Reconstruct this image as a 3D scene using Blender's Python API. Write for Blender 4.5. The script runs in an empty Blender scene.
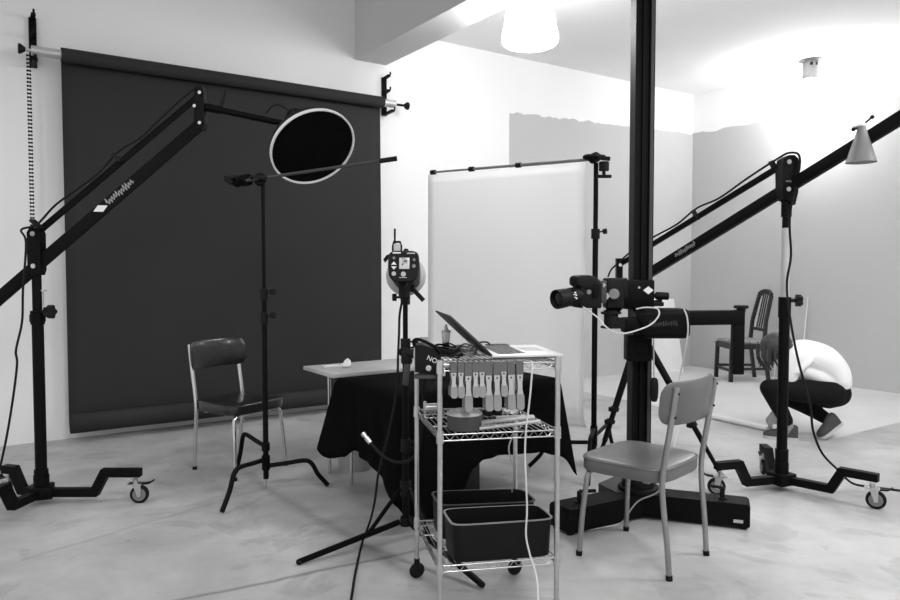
import bpy, bmesh, math, random
from mathutils import Vector, Matrix
random.seed(4)
V = Vector
SC = bpy.context.scene
C = SC.collection
R = math.radians
PI = math.pi

# ------------------------------------------------------------------ survey of the place
# camera 1.3 m above the floor, 28.8 mm lens, tilted 2.4 degrees down; the helpers turn a sighting into a place in the room
TILT, F, H = R(2.4), 720.0, 1.3
CT, ST = math.cos(TILT), math.sin(TILT)
def ray(u, v):
    x, y = (u - 450) / F, -(v - 300) / F
    return V((x, CT + y * ST, -ST + y * CT))
def at(u, v, Y):
    d = ray(u, v); return V((0, 0, H)) + d * (Y / d.y)
def fl(u, v, z=0.0):
    d = ray(u, v); return V((0, 0, H)) + d * ((z - H) / d.z)
D1 = V((0.827, 0.5622, 0)); D2 = V((-0.5622, 0.827, 0))          # the room's two wall directions
def pq(p, q, z=0.0): return D1 * p + D2 * q + V((0, 0, z))
QW = 6.20                                                          # long wall
def onq(u, v, q):
    d = ray(u, v); return V((0, 0, H)) + d * (q / d.dot(D2))
PW = onq(692, 200, QW).dot(D1)                                     # right wall
def onp(u, v, p):
    d = ray(u, v); return V((0, 0, H)) + d * (p / d.dot(D1))
ZC = onq(450, 43, QW).z                                            # ceiling

LW, LD, LA, LB, LC = .72, 28.0, 62.0, 160.0, 228.0               # added ambient fill, dome lamps, three unseen lamps above and beside the camera

# ------------------------------------------------------------------ materials (the whole place is neutral grey)
def mat(name, g, rough=0.5, metal=0.0, spec=0.5, noise=0.0, nscale=8.0, bump=0.0, bscale=60.0, emit=0.0, trans=0.0, coat=0.0, alpha=1.0):
    m = bpy.data.materials.new(name); m.use_nodes = True
    nt = m.node_tree; b = nt.nodes['Principled BSDF']
    b.inputs['Base Color'].default_value = (g, g, g, 1)
    b.inputs['Roughness'].default_value = rough
    b.inputs['Metallic'].default_value = metal
    b.inputs['Specular IOR Level'].default_value = spec
    b.inputs['Coat Weight'].default_value = coat
    b.inputs['Transmission Weight'].default_value = trans
    b.inputs['Alpha'].default_value = alpha
    if emit:
        b.inputs['Emission Color'].default_value = (1, 1, 1, 1); b.inputs['Emission Strength'].default_value = emit
    tc = nt.nodes.new('ShaderNodeTexCoord')
    if noise:
        n = nt.nodes.new('ShaderNodeTexNoise'); n.inputs['Scale'].default_value = nscale; n.inputs['Detail'].default_value = 5
        nt.links.new(tc.outputs['Object'], n.inputs['Vector'])
        r = nt.nodes.new('ShaderNodeMapRange'); r.inputs['From Min'].default_value = .25; r.inputs['From Max'].default_value = .75
        r.inputs['To Min'].default_value = g * (1 - noise); r.inputs['To Max'].default_value = g * (1 + noise)
        nt.links.new(n.outputs['Fac'], r.inputs['Value']); nt.links.new(r.outputs['Result'], b.inputs['Base Color'])
    if bump:
        n2 = nt.nodes.new('ShaderNodeTexNoise'); n2.inputs['Scale'].default_value = bscale
        nt.links.new(tc.outputs['Object'], n2.inputs['Vector'])
        bp = nt.nodes.new('ShaderNodeBump'); bp.inputs['Strength'].default_value = bump; bp.inputs['Distance'].default_value = .004
        nt.links.new(n2.outputs['Fac'], bp.inputs['Height']); nt.links.new(bp.outputs['Normal'], b.inputs['Normal'])
    return m
M = dict(
    wall=mat('white_wall_paint', .82, .75, spec=.2, noise=.015, nscale=1.5, bump=.08, bscale=25),
    ceil=mat('ceiling_paint', .82, .85, spec=.15, noise=.02, nscale=1.2),
    beam=mat('beam_paint', .60, .8, spec=.2, noise=.02, nscale=1.5),
    bayfloor=mat('pale_floor_paint', .58, .5, spec=.3, noise=.06, nscale=2.5),
    paint=mat('grey_wall_paint', .49, .7, spec=.2, noise=.02, nscale=1.2),
    black=mat('black_painted_steel', .0025, .55, spec=.11, noise=.15, nscale=20),
    blackm=mat('matt_black_plastic', .0045, .55, spec=.2, noise=.1, nscale=30),
    blackg=mat('glossy_black_enamel', .012, .28, spec=.5),
    velvet=mat('black_cloth', .0035, .95, spec=.05, noise=.2, nscale=12, bump=.2, bscale=90),
    paper=mat('charcoal_paper', .028, .8, spec=.22, noise=.06, nscale=1.5),
    chrome=mat('chrome_tube', .62, .22, metal=1.0, noise=.06, nscale=20),
    zinc=mat('zinc_plated_steel', .55, .3, metal=1.0, noise=.12, nscale=40),
    alu=mat('aluminium', .60, .38, metal=.85, noise=.08, nscale=15),
    dullm=mat('dull_metal_tube', .34, .38, metal=.9, noise=.1, nscale=12),
    silverp=mat('silver_painted_tube', .50, .4, metal=.3),
    dkvinyl=mat('black_vinyl', .008, .32, spec=.5, noise=.15, nscale=6, coat=.15),
    gyvinyl=mat('grey_vinyl', .112, .38, spec=.5, noise=.08, nscale=5, coat=.1),
    rubber=mat('black_rubber', .006, .7, spec=.2),
    gyrubber=mat('grey_rubber', .16, .7, spec=.2, noise=.1, nscale=30),
    board=mat('pale_laminate', .42, .5, noise=.12, nscale=9),
    sheet=mat('off_white_sheet', .88, .8, spec=.15, noise=.03, nscale=2),
    white=mat('white_plastic', .75, .45),
    cream=mat('pale_cable', .55, .5),
    grey=mat('mid_grey_plastic', .18, .5, noise=.08, nscale=12),
    ltgrey=mat('light_grey_plastic', .42, .5),
    dgrey=mat('dark_grey_plastic', .035, .5, noise=.1, nscale=12),
    dpad=mat('dark_pad_plastic', .10, .5),
    dgrip=mat('grey_grip_plastic', .24, .5, noise=.06, nscale=30),
    acrylic=mat('clear_acrylic', .8, .1, alpha=.12),
    glassy=mat('clear_plastic', .8, .15, trans=.9),
    lens=mat('lens_glass', .004, .1, spec=.3),
    dome=mat('opal_lamp_glass', .9, .3, emit=LD),
    wood=mat('dark_wood', .007, .45, noise=.3, nscale=10),
    seatfab=mat('patterned_upholstery', .25, .8, noise=.7, nscale=30),
    skin=mat('skin', .24, .5, spec=.4), shirt=mat('white_cotton', .80, .85, spec=.1, bump=.9, bscale=7),
    trousers=mat('black_denim', .006, .85, spec=.15, noise=.2, nscale=30), hair=mat('brown_hair', .03, .55, noise=.4, nscale=40),
    canvas=mat('dark_canvas', .045, .8, noise=.1, nscale=40), sole=mat('pale_rubber_sole', .45, .6),
    lcd=mat('pale_display', .55, .25), key=mat('laptop_keys', .08, .5), laptop=mat('laptop_aluminium', .68, .4, metal=.5),
    mark=mat('white_print', .75, .5), greymark=mat('grey_print', .3, .5),
)
def translucent(m, k):
    nt = m.node_tree; b = nt.nodes['Principled BSDF']; o = nt.nodes['Material Output']
    tr = nt.nodes.new('ShaderNodeBsdfTranslucent'); tr.inputs[0].default_value = (.93, .93, .93, 1); mx = nt.nodes.new('ShaderNodeMixShader'); mx.inputs[0].default_value = k
    nt.links.new(b.outputs[0], mx.inputs[1]); nt.links.new(tr.outputs[0], mx.inputs[2]); nt.links.new(mx.outputs[0], o.inputs['Surface'])
translucent(M['sheet'], .74)
def floor_material():
    m = bpy.data.materials.new('screed_floor'); m.use_nodes = True
    nt = m.node_tree; b = nt.nodes['Principled BSDF']; L = nt.links.new
    def N(t, **k):
        n = nt.nodes.new(t)
        for a, c in k.items(): setattr(n, a, c)
        return n
    tc = N('ShaderNodeTexCoord')
    def noise(s, d=6, rough=.6, dist=0.0):
        n = N('ShaderNodeTexNoise'); n.inputs['Scale'].default_value = s; n.inputs['Detail'].default_value = d
        n.inputs['Roughness'].default_value = rough; n.inputs['Distortion'].default_value = dist
        L(tc.outputs['Object'], n.inputs['Vector']); return n.outputs['Fac']
    def mapr(x, a, bb, c, d):
        r = N('ShaderNodeMapRange'); r.inputs[1].default_value = a; r.inputs[2].default_value = bb; r.inputs[3].default_value = c; r.inputs[4].default_value = d
        L(x, r.inputs[0]); return r.outputs[0]
    def math_(op, a, c=None):
        n = N('ShaderNodeMath', operation=op)
        for i, x in enumerate((a, c)):
            if x is None: continue
            if isinstance(x, (int, float)): n.inputs[i].default_value = x
            else: L(x, n.inputs[i])
        return n.outputs[0]
    base = mapr(noise(.9, 7, .62, .6), .34, .66, .33, .51)
    base = math_('MULTIPLY', base, mapr(noise(4.5, 5, .6, .3), .3, .7, .91, 1.08))
    base = math_('MULTIPLY', base, mapr(noise(1.7, 4, .6, 1.4), .55, .60, 1.0, .86))
    vor = N('ShaderNodeTexVoronoi'); vor.inputs['Scale'].default_value = 2.2; L(tc.outputs['Object'], vor.inputs['Vector'])
    base = math_('MULTIPLY', base, mapr(vor.outputs['Distance'], .012, .02, .35, 1.0))          # a few specks of dirt
    sep = N('ShaderNodeSeparateXYZ'); L(tc.outputs['Object'], sep.inputs[0])
    wob = mapr(noise(3, 3), 0, 1, -.03, .03)
    def joint(a, c, w, dark, lo=None, hi=None):
        a, c = fl(*a), fl(*c); d = (c - a).normalized(); n = V((-d.y, d.x, 0)); k = n.dot(a)
        s = math_('ADD', math_('MULTIPLY', sep.outputs[0], n.x), math_('MULTIPLY', sep.outputs[1], n.y))
        s = math_('ABSOLUTE', math_('ADD', math_('SUBTRACT', s, k), wob))
        f = mapr(s, 0, w, dark, 1.0)
        t = math_('ADD', math_('MULTIPLY', sep.outputs[0], d.x), math_('MULTIPLY', sep.outputs[1], d.y))
        inside = math_('MULTIPLY', math_('GREATER_THAN', t, d.dot(a)), math_('LESS_THAN', t, d.dot(c)))
        return math_('ADD', math_('MULTIPLY', f, inside), math_('SUBTRACT', 1.0, inside))
    for a, c, w, dk in (((150, 606), (470, 540), .02, .5), ((262, 486), (440, 590), .06, .74), ((20, 560), (300, 478), .025, .82),
                        ((395, 585), (560, 600), .02, .88), ((640, 560), (760, 548), .03, .9), ((560, 590), (420, 590), .02, .9)):
        base = math_('MULTIPLY', base, joint(a, c, w, dk))
    L(base, b.inputs['Base Color'])
    L(mapr(noise(2.5, 4), .3, .7, .38, .55), b.inputs['Roughness'])
    b.inputs['Specular IOR Level'].default_value = .35
    bp = N('ShaderNodeBump'); bp.inputs['Strength'].default_value = .06; bp.inputs['Distance'].default_value = .01
    L(noise(14, 4), bp.inputs['Height']); L(bp.outputs['Normal'], b.inputs['Normal'])
    return m
M['floor'] = floor_material()

# ------------------------------------------------------------------ mesh building
W = {}                                            # world matrix of every object made
def frame_of(axis):
    a = axis.normalized(); h = V((0, 0, 1)) if abs(a.z) < .95 else V((1, 0, 0))
    x = h.cross(a).normalized(); return x, a.cross(x), a
def rotz(a): return Matrix.Rotation(a, 3, 'Z')
def catmull(pts, n=6, closed=False):
    pts = [V(p) for p in pts]; out = []; k = len(pts)
    for i in range(k if closed else k - 1):
        p0 = pts[(i - 1) % k] if closed or i else pts[0] * 2 - pts[1]
        p1, p2 = pts[i], pts[(i + 1) % k]
        p3 = pts[(i + 2) % k] if closed or i + 2 < k else p2 * 2 - p1
        for j in range(n):
            t = j / n
            out.append(.5 * ((2 * p1) + (p2 - p0) * t + (2 * p0 - 5 * p1 + 4 * p2 - p3) * t * t + (3 * p1 - p0 - 3 * p2 + p3) * t ** 3))
    if not closed: out.append(pts[-1])
    return out
class MB:
    def __init__(s): s.bm = bmesh.new()
    def merge(s, tmp):
        mp = {}
        for v in tmp.verts: mp[v] = s.bm.verts.new(v.co)
        for f in tmp.faces:
            try: s.bm.faces.new([mp[v] for v in f.verts])
            except ValueError: pass
        tmp.free(); return s
    def box(s, c, size, M3=None, bevel=0.0, seg=2):
        t = bmesh.new(); bmesh.ops.create_cube(t, size=1)
        for v in t.verts: v.co = V((v.co.x * size[0], v.co.y * size[1], v.co.z * size[2]))
        if bevel: bmesh.ops.bevel(t, geom=t.edges[:], offset=bevel, segments=seg, affect='EDGES', profile=.5)
        for v in t.verts: v.co = (M3 @ v.co if M3 else v.co) + V(c)
        return s.merge(t)
    def bar(s, p0, p1, w, h, up=(0, 0, 1), bevel=0.0):
        p0, p1 = V(p0), V(p1); d = p1 - p0; y = d.normalized(); x = y.cross(V(up)).normalized(); z = x.cross(y)
        return s.box((p0 + p1) / 2, (w, d.length, h), Matrix((x, y, z)).transposed(), bevel)
    def tube(s, pts, r, n=10, closed=False):
        pts = [V(p) for p in pts]; k = len(pts); rs = r if isinstance(r, (list, tuple)) else [r] * k
        x = None; rings = []
        for i in range(k):
            a = pts[(i + 1) % k] if closed or i < k - 1 else pts[i]
            b = pts[i - 1] if closed or i else pts[i]
            t = (a - b).normalized()
            if x is None: x = frame_of(t)[0]
            x = (x - t * x.dot(t)).normalized(); y = t.cross(x)
            rings.append([s.bm.verts.new(pts[i] + (x * math.cos(2 * PI * j / n) + y * math.sin(2 * PI * j / n)) * rs[i]) for j in range(n)])
        for i in range(k if closed else k - 1):
            A, B = rings[i], rings[(i + 1) % k]
            for j in range(n): s.bm.faces.new((A[j], A[(j + 1) % n], B[(j + 1) % n], B[j]))
        if not closed: s.bm.faces.new(rings[0][::-1]); s.bm.faces.new(rings[-1])
        return s
    def cyl(s, p0, p1, r0, r1=None, n=20, ch=0.0):
        p0, p1 = V(p0), V(p1); r1 = r0 if r1 is None else r1; L = (p1 - p0).length
        if ch: return s.lathe([(0, 0), (r0 - ch, 0), (r0, ch), (r1, L - ch), (r1 - ch, L), (0, L)], p0, p1 - p0, n)
        return s.lathe([(0, 0), (r0, 0), (r1, L), (0, L)], p0, p1 - p0, n)
    def lathe(s, prof, o, axis, n=28, sx=1.0):
        x, y, z = frame_of(V(axis)); o = V(o); rings = []
        for r, h in prof:
            if r < 1e-6: rings.append([s.bm.verts.new(o + z * h)])
            else: rings.append([s.bm.verts.new(o + z * h + (x * math.cos(2 * PI * j / n) * sx + y * math.sin(2 * PI * j / n)) * r) for j in range(n)])
        for A, B in zip(rings, rings[1:]):
            for j in range(n):
                k = (j + 1) % n
                f = [A[0], B[k], B[j]] if len(A) == 1 else ([A[j], A[k], B[0]] if len(B) == 1 else [A[j], A[k], B[k], B[j]])
                if len(A) == 1 and len(B) == 1: continue
                s.bm.faces.new(f)
        return s
    def prism(s, poly, o, ux, uy, th):
        o, ux, uy, th = V(o), V(ux), V(uy), V(th)
        a = [s.bm.verts.new(o + ux * x + uy * y) for x, y in poly]; b = [s.bm.verts.new(o + ux * x + uy * y + th) for x, y in poly]
        s.bm.faces.new(a[::-1]); s.bm.faces.new(b); k = len(poly)
        for i in range(k): s.bm.faces.new((a[i], a[(i + 1) % k], b[(i + 1) % k], b[i]))
        return s
    def ball(s, c, r, sc=(1, 1, 1), M3=None, n=16):
        t = bmesh.new(); bmesh.ops.create_uvsphere(t, u_segments=n, v_segments=max(8, n // 2), radius=r)
        for v in t.verts:
            q = V((v.co.x * sc[0], v.co.y * sc[1], v.co.z * sc[2])); v.co = (M3 @ q if M3 else q) + V(c)
        return s.merge(t)
    def grid(s, rows, closed=False):
        vs = [[s.bm.verts.new(p) for p in r] for r in rows]
        for A, B in zip(vs, vs[1:]):
            k = len(A)
            for j in range(k if closed else k - 1): s.bm.faces.new((A[j], A[(j + 1) % k], B[(j + 1) % k], B[j]))
        return vs
    def build(s, name, m, parent=None, angle=38, label=None, normals=True):
        Wm = W[parent] if parent else Matrix.Identity(4); inv = Wm.inverted()
        for v in s.bm.verts: v.co = inv @ v.co
        if normals: bmesh.ops.recalc_face_normals(s.bm, faces=s.bm.faces[:])
        me = bpy.data.meshes.new(name); s.bm.to_mesh(me); s.bm.free()
        me.materials.append(M[m]); me.shade_smooth(); me.set_sharp_from_angle(angle=R(angle))
        o = bpy.data.objects.new(name, me); C.objects.link(o)
        if parent: o.parent = parent
        W[o] = Wm.copy()
        if label: o['label'] = label
        return o
def tag(o, label, cat, group=None, kind=None):
    o['label'] = label; o['category'] = cat
    if group: o['group'] = group
    if kind: o['kind'] = kind
    return o
def thing(name, label, cat, loc=(0, 0, 0), rz=0.0, group=None):
    o = bpy.data.objects.new(name, None); o.empty_display_size = .1; C.objects.link(o)
    o.location = loc; o.rotation_euler = (0, 0, rz)
    W[o] = Matrix.Translation(V(loc)) @ Matrix.Rotation(rz, 4, 'Z')
    return tag(o, label, cat, group)
def solo(mb, name, m, label, cat, group=None, angle=38, normals=True):
    """A thing that is one mesh, its origin at the middle of its base."""
    xs = [v.co.copy() for v in mb.bm.verts]
    c = V(((min(p.x for p in xs) + max(p.x for p in xs)) / 2, (min(p.y for p in xs) + max(p.y for p in xs)) / 2, min(p.z for p in xs)))
    for v in mb.bm.verts: v.co -= c
    o = mb.build(name, m, None, angle, normals=normals); o.location = c; W[o] = Matrix.Translation(c)
    return tag(o, label, cat, group)
def struct(mb, name, m, label=None, cat=None):
    o = mb.build(name, m); o['kind'] = 'structure'
    o['label'] = label; o['category'] = cat
    return o
def lettering(txt, size, o, ux, uy, m, parent, name='lettering', depth=.0006, shear=0.0):
    cu = bpy.data.curves.new('t', 'FONT'); cu.body = txt; cu.size = size; cu.align_x = 'CENTER'; cu.align_y = 'CENTER'; cu.extrude = depth; cu.shear = shear
    ob = bpy.data.objects.new('t', cu); C.objects.link(ob); dg = bpy.context.evaluated_depsgraph_get()
    me = bpy.data.meshes.new_from_object(ob.evaluated_get(dg)); bpy.data.objects.remove(ob); bpy.data.curves.remove(cu)
    ux, uy = V(ux).normalized(), V(uy).normalized(); uz = ux.cross(uy)
    mb = MB(); mb.bm.from_mesh(me); bpy.data.meshes.remove(me)
    for v in mb.bm.verts: v.co = V(o) + ux * v.co.x + uy * v.co.y + uz * v.co.z
    return mb.build(name, m, parent)
def scribble(o, ux, uy, w, h, m, parent, seed=1, r=.0032, name='script_mark', loops=11):
    rr = random.Random(seed); ux, uy = V(ux).normalized(), V(uy).normalized(); pts = []
    for k in range(loops * 4 + 1):
        f = k / (loops * 4); ph = k % 4; x = (f - .5) * w + (.28 if ph == 1 else -.2 if ph == 3 else 0) * w / loops * 1.1
        y = (0, 1, .1, -.75)[ph] * h / 2 * rr.uniform(.35, 1.0) * (1.5 if k in (1, loops * 2 + 1) else 1); pts.append(V(o) + ux * x + uy * y)
    return MB().tube(catmull(pts, 4), r, 6).build(name, m, parent)
def copy_tree(o, parent=None):
    c = o.copy(); C.objects.link(c)
    if parent: c.parent = parent
    for ch in list(o.children): copy_tree(ch, c)
    return c
def skin(name, nodes, edges, m, parent, root=0, sub=2):
    me = bpy.data.meshes.new(name); inv = W[parent].inverted()
    me.from_pydata([tuple(inv @ V(n[0])) for n in nodes], edges, []); me.materials.append(M[m])
    o = bpy.data.objects.new(name, me); C.objects.link(o); o.parent = parent; W[o] = W[parent].copy()
    md = o.modifiers.new('skin', 'SKIN'); md.use_smooth_shade = True; md.branch_smoothing = .5
    for i, n in enumerate(nodes):
        r = n[1]; me.skin_vertices[0].data[i].radius = (r, r) if isinstance(r, (int, float)) else r
        me.skin_vertices[0].data[i].use_root = (i == root)
    sd = o.modifiers.new('sub', 'SUBSURF'); sd.levels = sub; sd.render_levels = sub
    return o
def knob(mb, p, axis, r=.018, h=.03, lobes=5):
    """A lobed hand knob on a short screw."""
    x, y, z = frame_of(V(axis)); p = V(p)
    mb.cyl(p, p + z * h, r * .35, n=10)
    q = p + z * h * .6; poly = []
    for i in range(lobes * 6):
        a = 2 * PI * i / (lobes * 6); rr = r * (1 + .16 * math.cos(a * lobes)); poly.append((rr * math.cos(a), rr * math.sin(a)))
    return mb.prism(poly, q, x, y, z * h * .6)

# ================================================================== THE ROOM
far = pq(PW, QW)
def slab(p0, p1, q0, q1, z0, z1):
    c = pq((p0 + p1) / 2, (q0 + q1) / 2, (z0 + z1) / 2); return MB().box(c, (p1 - p0, q1 - q0, z1 - z0), rotz(math.atan2(D1.y, D1.x)))
PL, QN = -2.6, -5.0
struct(MB().box(pq((PL + PW) / 2, (QN + QW) / 2, -.05), (PW - PL + .4, QW - QN + .4, .1), rotz(math.atan2(D1.y, D1.x))), 'floor', 'floor', 'mottled grey screed floor with faint joint lines', 'floor')
bp0 = onq(355, 58, QW).dot(D1); bp1 = onq(386, 67, QW).dot(D1); ZB = onq(370, 62.5, QW).z
struct(slab(PL, PW + .2, QW, QW + .2, -.1, 4.4), 'wall_back', 'wall', 'long white wall behind the black paper roll', 'wall')
struct(slab(PW, PW + .2, QN, QW + .2, -.1, 4.4), 'wall_right', 'wall', 'white upper wall beside the crouching person, with grey painted lower part', 'wall')
struct(slab(bp1, PW + .2, QN, QW + .2, ZC, ZC + .15), 'ceiling', 'ceil', 'pale ceiling carrying the glowing dome lamps', 'ceiling')
struct(slab(PL, bp0, QN, QW + .2, 4.25, 4.4), 'ceiling_left', 'ceil', 'higher ceiling over the paper roll side of the beam', 'ceiling')
struct(slab(bp0, bp1, QN, QW, ZB, 4.4), 'trim_1', 'beam', 'grey downstand beam running under the ceiling', 'beam')
# grey paint rolled on the lower walls: a thin coat with a ragged brushed upper edge
def paint_coat(pt, n, length, ztop, ragged):
    mb = MB(); rows = []
    tops = []; x = 0
    for i in range(n + 1):
        x = length * i / n
        tops.append((x, ztop(x / length) + random.uniform(-ragged, ragged)))
    for off in (.004, 0.0):
        rows.append([pt(x, 0.001, off) for x, z in tops]); rows.append([pt(x, z, off) for x, z in tops])
    a0 = mb.grid([rows[0], rows[1]]); mb.grid([rows[1], rows[3]]); 
    return mb
l0 = onq(509, 200, QW).dot(D1); zt0 = onq(509, 112, QW).z; zt1 = onq(692, 134, QW).z
def jig(k):
    rr = random.Random(k); pts = [rr.uniform(-1, 1) for _ in range(60)]
    return lambda t: pts[int(t * 58)] * .012
j1, j2 = jig(1), jig(2)
o = struct(paint_coat(lambda x, z, f: pq(l0 + x, QW - f, z), 60, PW - l0 - .004, lambda t: zt0 + (zt1 - zt0) * t + j1(t), .006), 'trim_2', 'paint', 'grey paint patch with ragged top edge on the long wall', 'wall paint')
o = struct(paint_coat(lambda x, z, f: pq(PW - f, QW - .004 - x, z), 80, 6.0, lambda t: zt1 + j2(t), .006), 'trim_3', 'paint', 'grey paint on the lower side wall behind the crouching person', 'wall paint')

# pale paint over the floor of the shooting bay
struct(slab(5.47, PW - .003, 2.885, QW - .006, 0.0, .0015), 'trim_4', 'bayfloor', 'pale painted floor patch under the wooden chair and crouching person', 'floor paint')
# ================================================================== CEILING LAMPS
def pendant(c, label, name='ceiling_lamp'):
    t = thing(name, label, 'lamp', (c.x, c.y, ZC), group='opal dome ceiling lamps')
    z = ZC
    MB().lathe([(0, 0), (.125, 0), (.125, -.012), (.09, -.022), (0, -.022)], (c.x, c.y, z), (0, 0, 1)).build('ceiling_plate', 'dgrey', t)
    h = MB().lathe([(0, -.02), (.082, -.02), (.084, -.2), (.095, -.205), (.095, -.22), (.06, -.235), (0, -.235)], (c.x, c.y, z), (0, 0, 1)).build('lamp_holder', 'grey', t)
    for a in (-1.9, -1.2, .4, 2.0):
        d = V((math.cos(a), math.sin(a), 0)); MB().box(V((c.x, c.y, z - .055)) + d * .083, (.03, .006, .035), rotz(a + PI / 2), .002).build('vent_slot', 'blackm', h)
    prof = [(.055, -.225), (.10, -.234), (.148, -.262), (.172, -.32), (.185, -.40), (.197, -.48), (.213, -.565), (.208, -.603), (.17, -.625), (.1, -.64), (0, -.645)]
    MB().lathe([(max(0, p.x), p.y) for p in catmull([V((a, b, 0)) for a, b in prof], 4)], (c.x, c.y, z), (0, 0, 1), 40).build('dome_shade', 'dome', t)
    return t
lampA = at(530, 30, 5.55); pendant(lampA, 'glowing opal dome lamp under the ceiling beside the beam')
lampB = onp(810, 90, PW - .27); pendant(lampB, 'glowing opal dome lamp hung by the side wall, lighting it up')

# ================================================================== CHAIRS
def metal_chair(name, label, loc, rz, vinyl, frame, seat_z=.46):
    t = thing(name, label, 'chair', loc, rz, 'metal tube chairs')
    Wm = W[t]; X = lambda x, y, z: Wm @ V((x, y, z))
    R3 = Wm.to_3x3()
    # seat cushion: rounded slab slightly crowned, wider at the front
    rows = []; n = 40
    def outline(s, k):
        out = []
        for i in range(n):
            a = 2 * PI * i / n; ca, sa = math.cos(a), math.sin(a); e = 4.6
            x = math.copysign(abs(ca) ** (2 / e), ca); y = math.copysign(abs(sa) ** (2 / e), sa)
            wx = (.222 + .012 * y) * s; out.append((x * wx, y * .208 * s + .016, k))
        return out
    for s, z in ((.9, seat_z - .063), (.985, seat_z - .06), (1, seat_z - .05), (1.0, seat_z - .012), (.985, seat_z - .003), (.94, seat_z + .002), (.5, seat_z + .007), (.02, seat_z + .008)):
        rows.append([X(x, y, z) for x, y, z in outline(s, z)])
    mb = MB(); vs = mb.grid(rows, closed=True); mb.bm.faces.new(vs[0]); mb.bm.faces.new(vs[-1])
    st = mb.build('seat', vinyl, t, 60)
    MB().tube([X(*p) for p in outline(1.004, seat_z - .006)], .0035, 6, closed=True).build('piping', vinyl, st)
    # backrest: curved padded panel
    rows = []; nb = 44
    def bp(u, w, side):
        x = u * .222; bow = .032 - .062 * abs(u) ** 2.6
        z = .744 + w * .092 * (1 - .40 * abs(u) ** 14)
        y = -.205 - bow - (z - .62) * .10 + side * (.018 * (1 - abs(w) ** 6 * .7) * (1 - abs(u) ** 10 * .6))
        return X(x, y, z)
    ring = []
    W_ = [-1, -.97, -.85, -.5, 0, .5, .85, .97, 1]
    mb = MB()
    A = [[bp(-1 + 2 * i / nb, w, 1) for w in W_] for i in range(nb + 1)]
    B = [[bp(-1 + 2 * i / nb, w, -1) for w in W_] for i in range(nb + 1)]
    loops = [a + b[::-1] for a, b in zip(A, B)]
    vs = mb.grid(loops, closed=True); mb.bm.faces.new(vs[0]); mb.bm.faces.new(vs[-1])
    bk = mb.build('backrest', vinyl, t, 60)
    for sx in (-1, 1):
        # rear post: foot, up past the seat, to the top of the backrest
        pts = catmull([(sx * .183, -.215, .012), (sx * .186, -.205, .15), (sx * .19, -.185, .34), (sx * .19, -.185, .45), (sx * .19, -.215, .64), (sx * .19, -.242, .816)], 5)
        pp = [X(*p) for p in pts]
        pb = MB().tube(pp, .0125, 12); pl = pb.build('rear_leg', frame, t)
        MB().cyl(X(sx * .183, -.216, 0), X(sx * .183, -.214, .022), .0145, n=12).build('foot_cap', 'rubber', pl)
        sc = MB()
        for z, y in ((.79, -.25), (.69, -.237)): sc.cyl(X(sx * .19, y + .006, z), X(sx * .19, y - .004, z), .005, n=8)
        sc.build('screw', 'blackm', pl)
        pts = catmull([(sx * .212, .208, .012), (sx * .203, .197, .2), (sx * .195, .187, .31), (sx * .188, .182, .365), (sx * .165, .178, .388), (sx * .11, .175, .391), (sx * .002, .173, .391)], 5)
        fl_ = MB().tube([X(*p) for p in pts], .0125, 12).build('front_leg', frame, t)
        MB().cyl(X(sx * .2125, .2085, 0), X(sx * .2115, .2075, .022), .0145, n=12).build('foot_cap', 'rubber', fl_)
    MB().bar(X(-.18, .09, .392), X(.18, .09, .392), .025, .012).bar(X(-.18, -.1, .392), X(.18, -.1, .392), .025, .012).build('seat_rail', frame, t)
    return t
def four(rl, fl_p, fr, br):
    a, b, c_, d = fl(*rl), fl(*fl_p), fl(*fr), fl(*br); f = (b + c_ - a - d); return (a + b + c_ + d) / 4, math.atan2(-f.x, f.y)
c1, a1_ = four((195, 469), (230, 480), (282, 465), (243, 459)); c2, a2_ = four((668, 579), (580, 553), (630, 532), (712, 556))
c1.x += .010; c2.x -= .014
metal_chair('metal_chair', 'chrome chair with black vinyl seat and back in front of the hung paper', c1, a1_, 'dkvinyl', 'chrome')
metal_chair('metal_chair', 'chair with grey vinyl seat and pale tube legs beside the wire cart', c2, a2_, 'gyvinyl', 'dullm')

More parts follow.
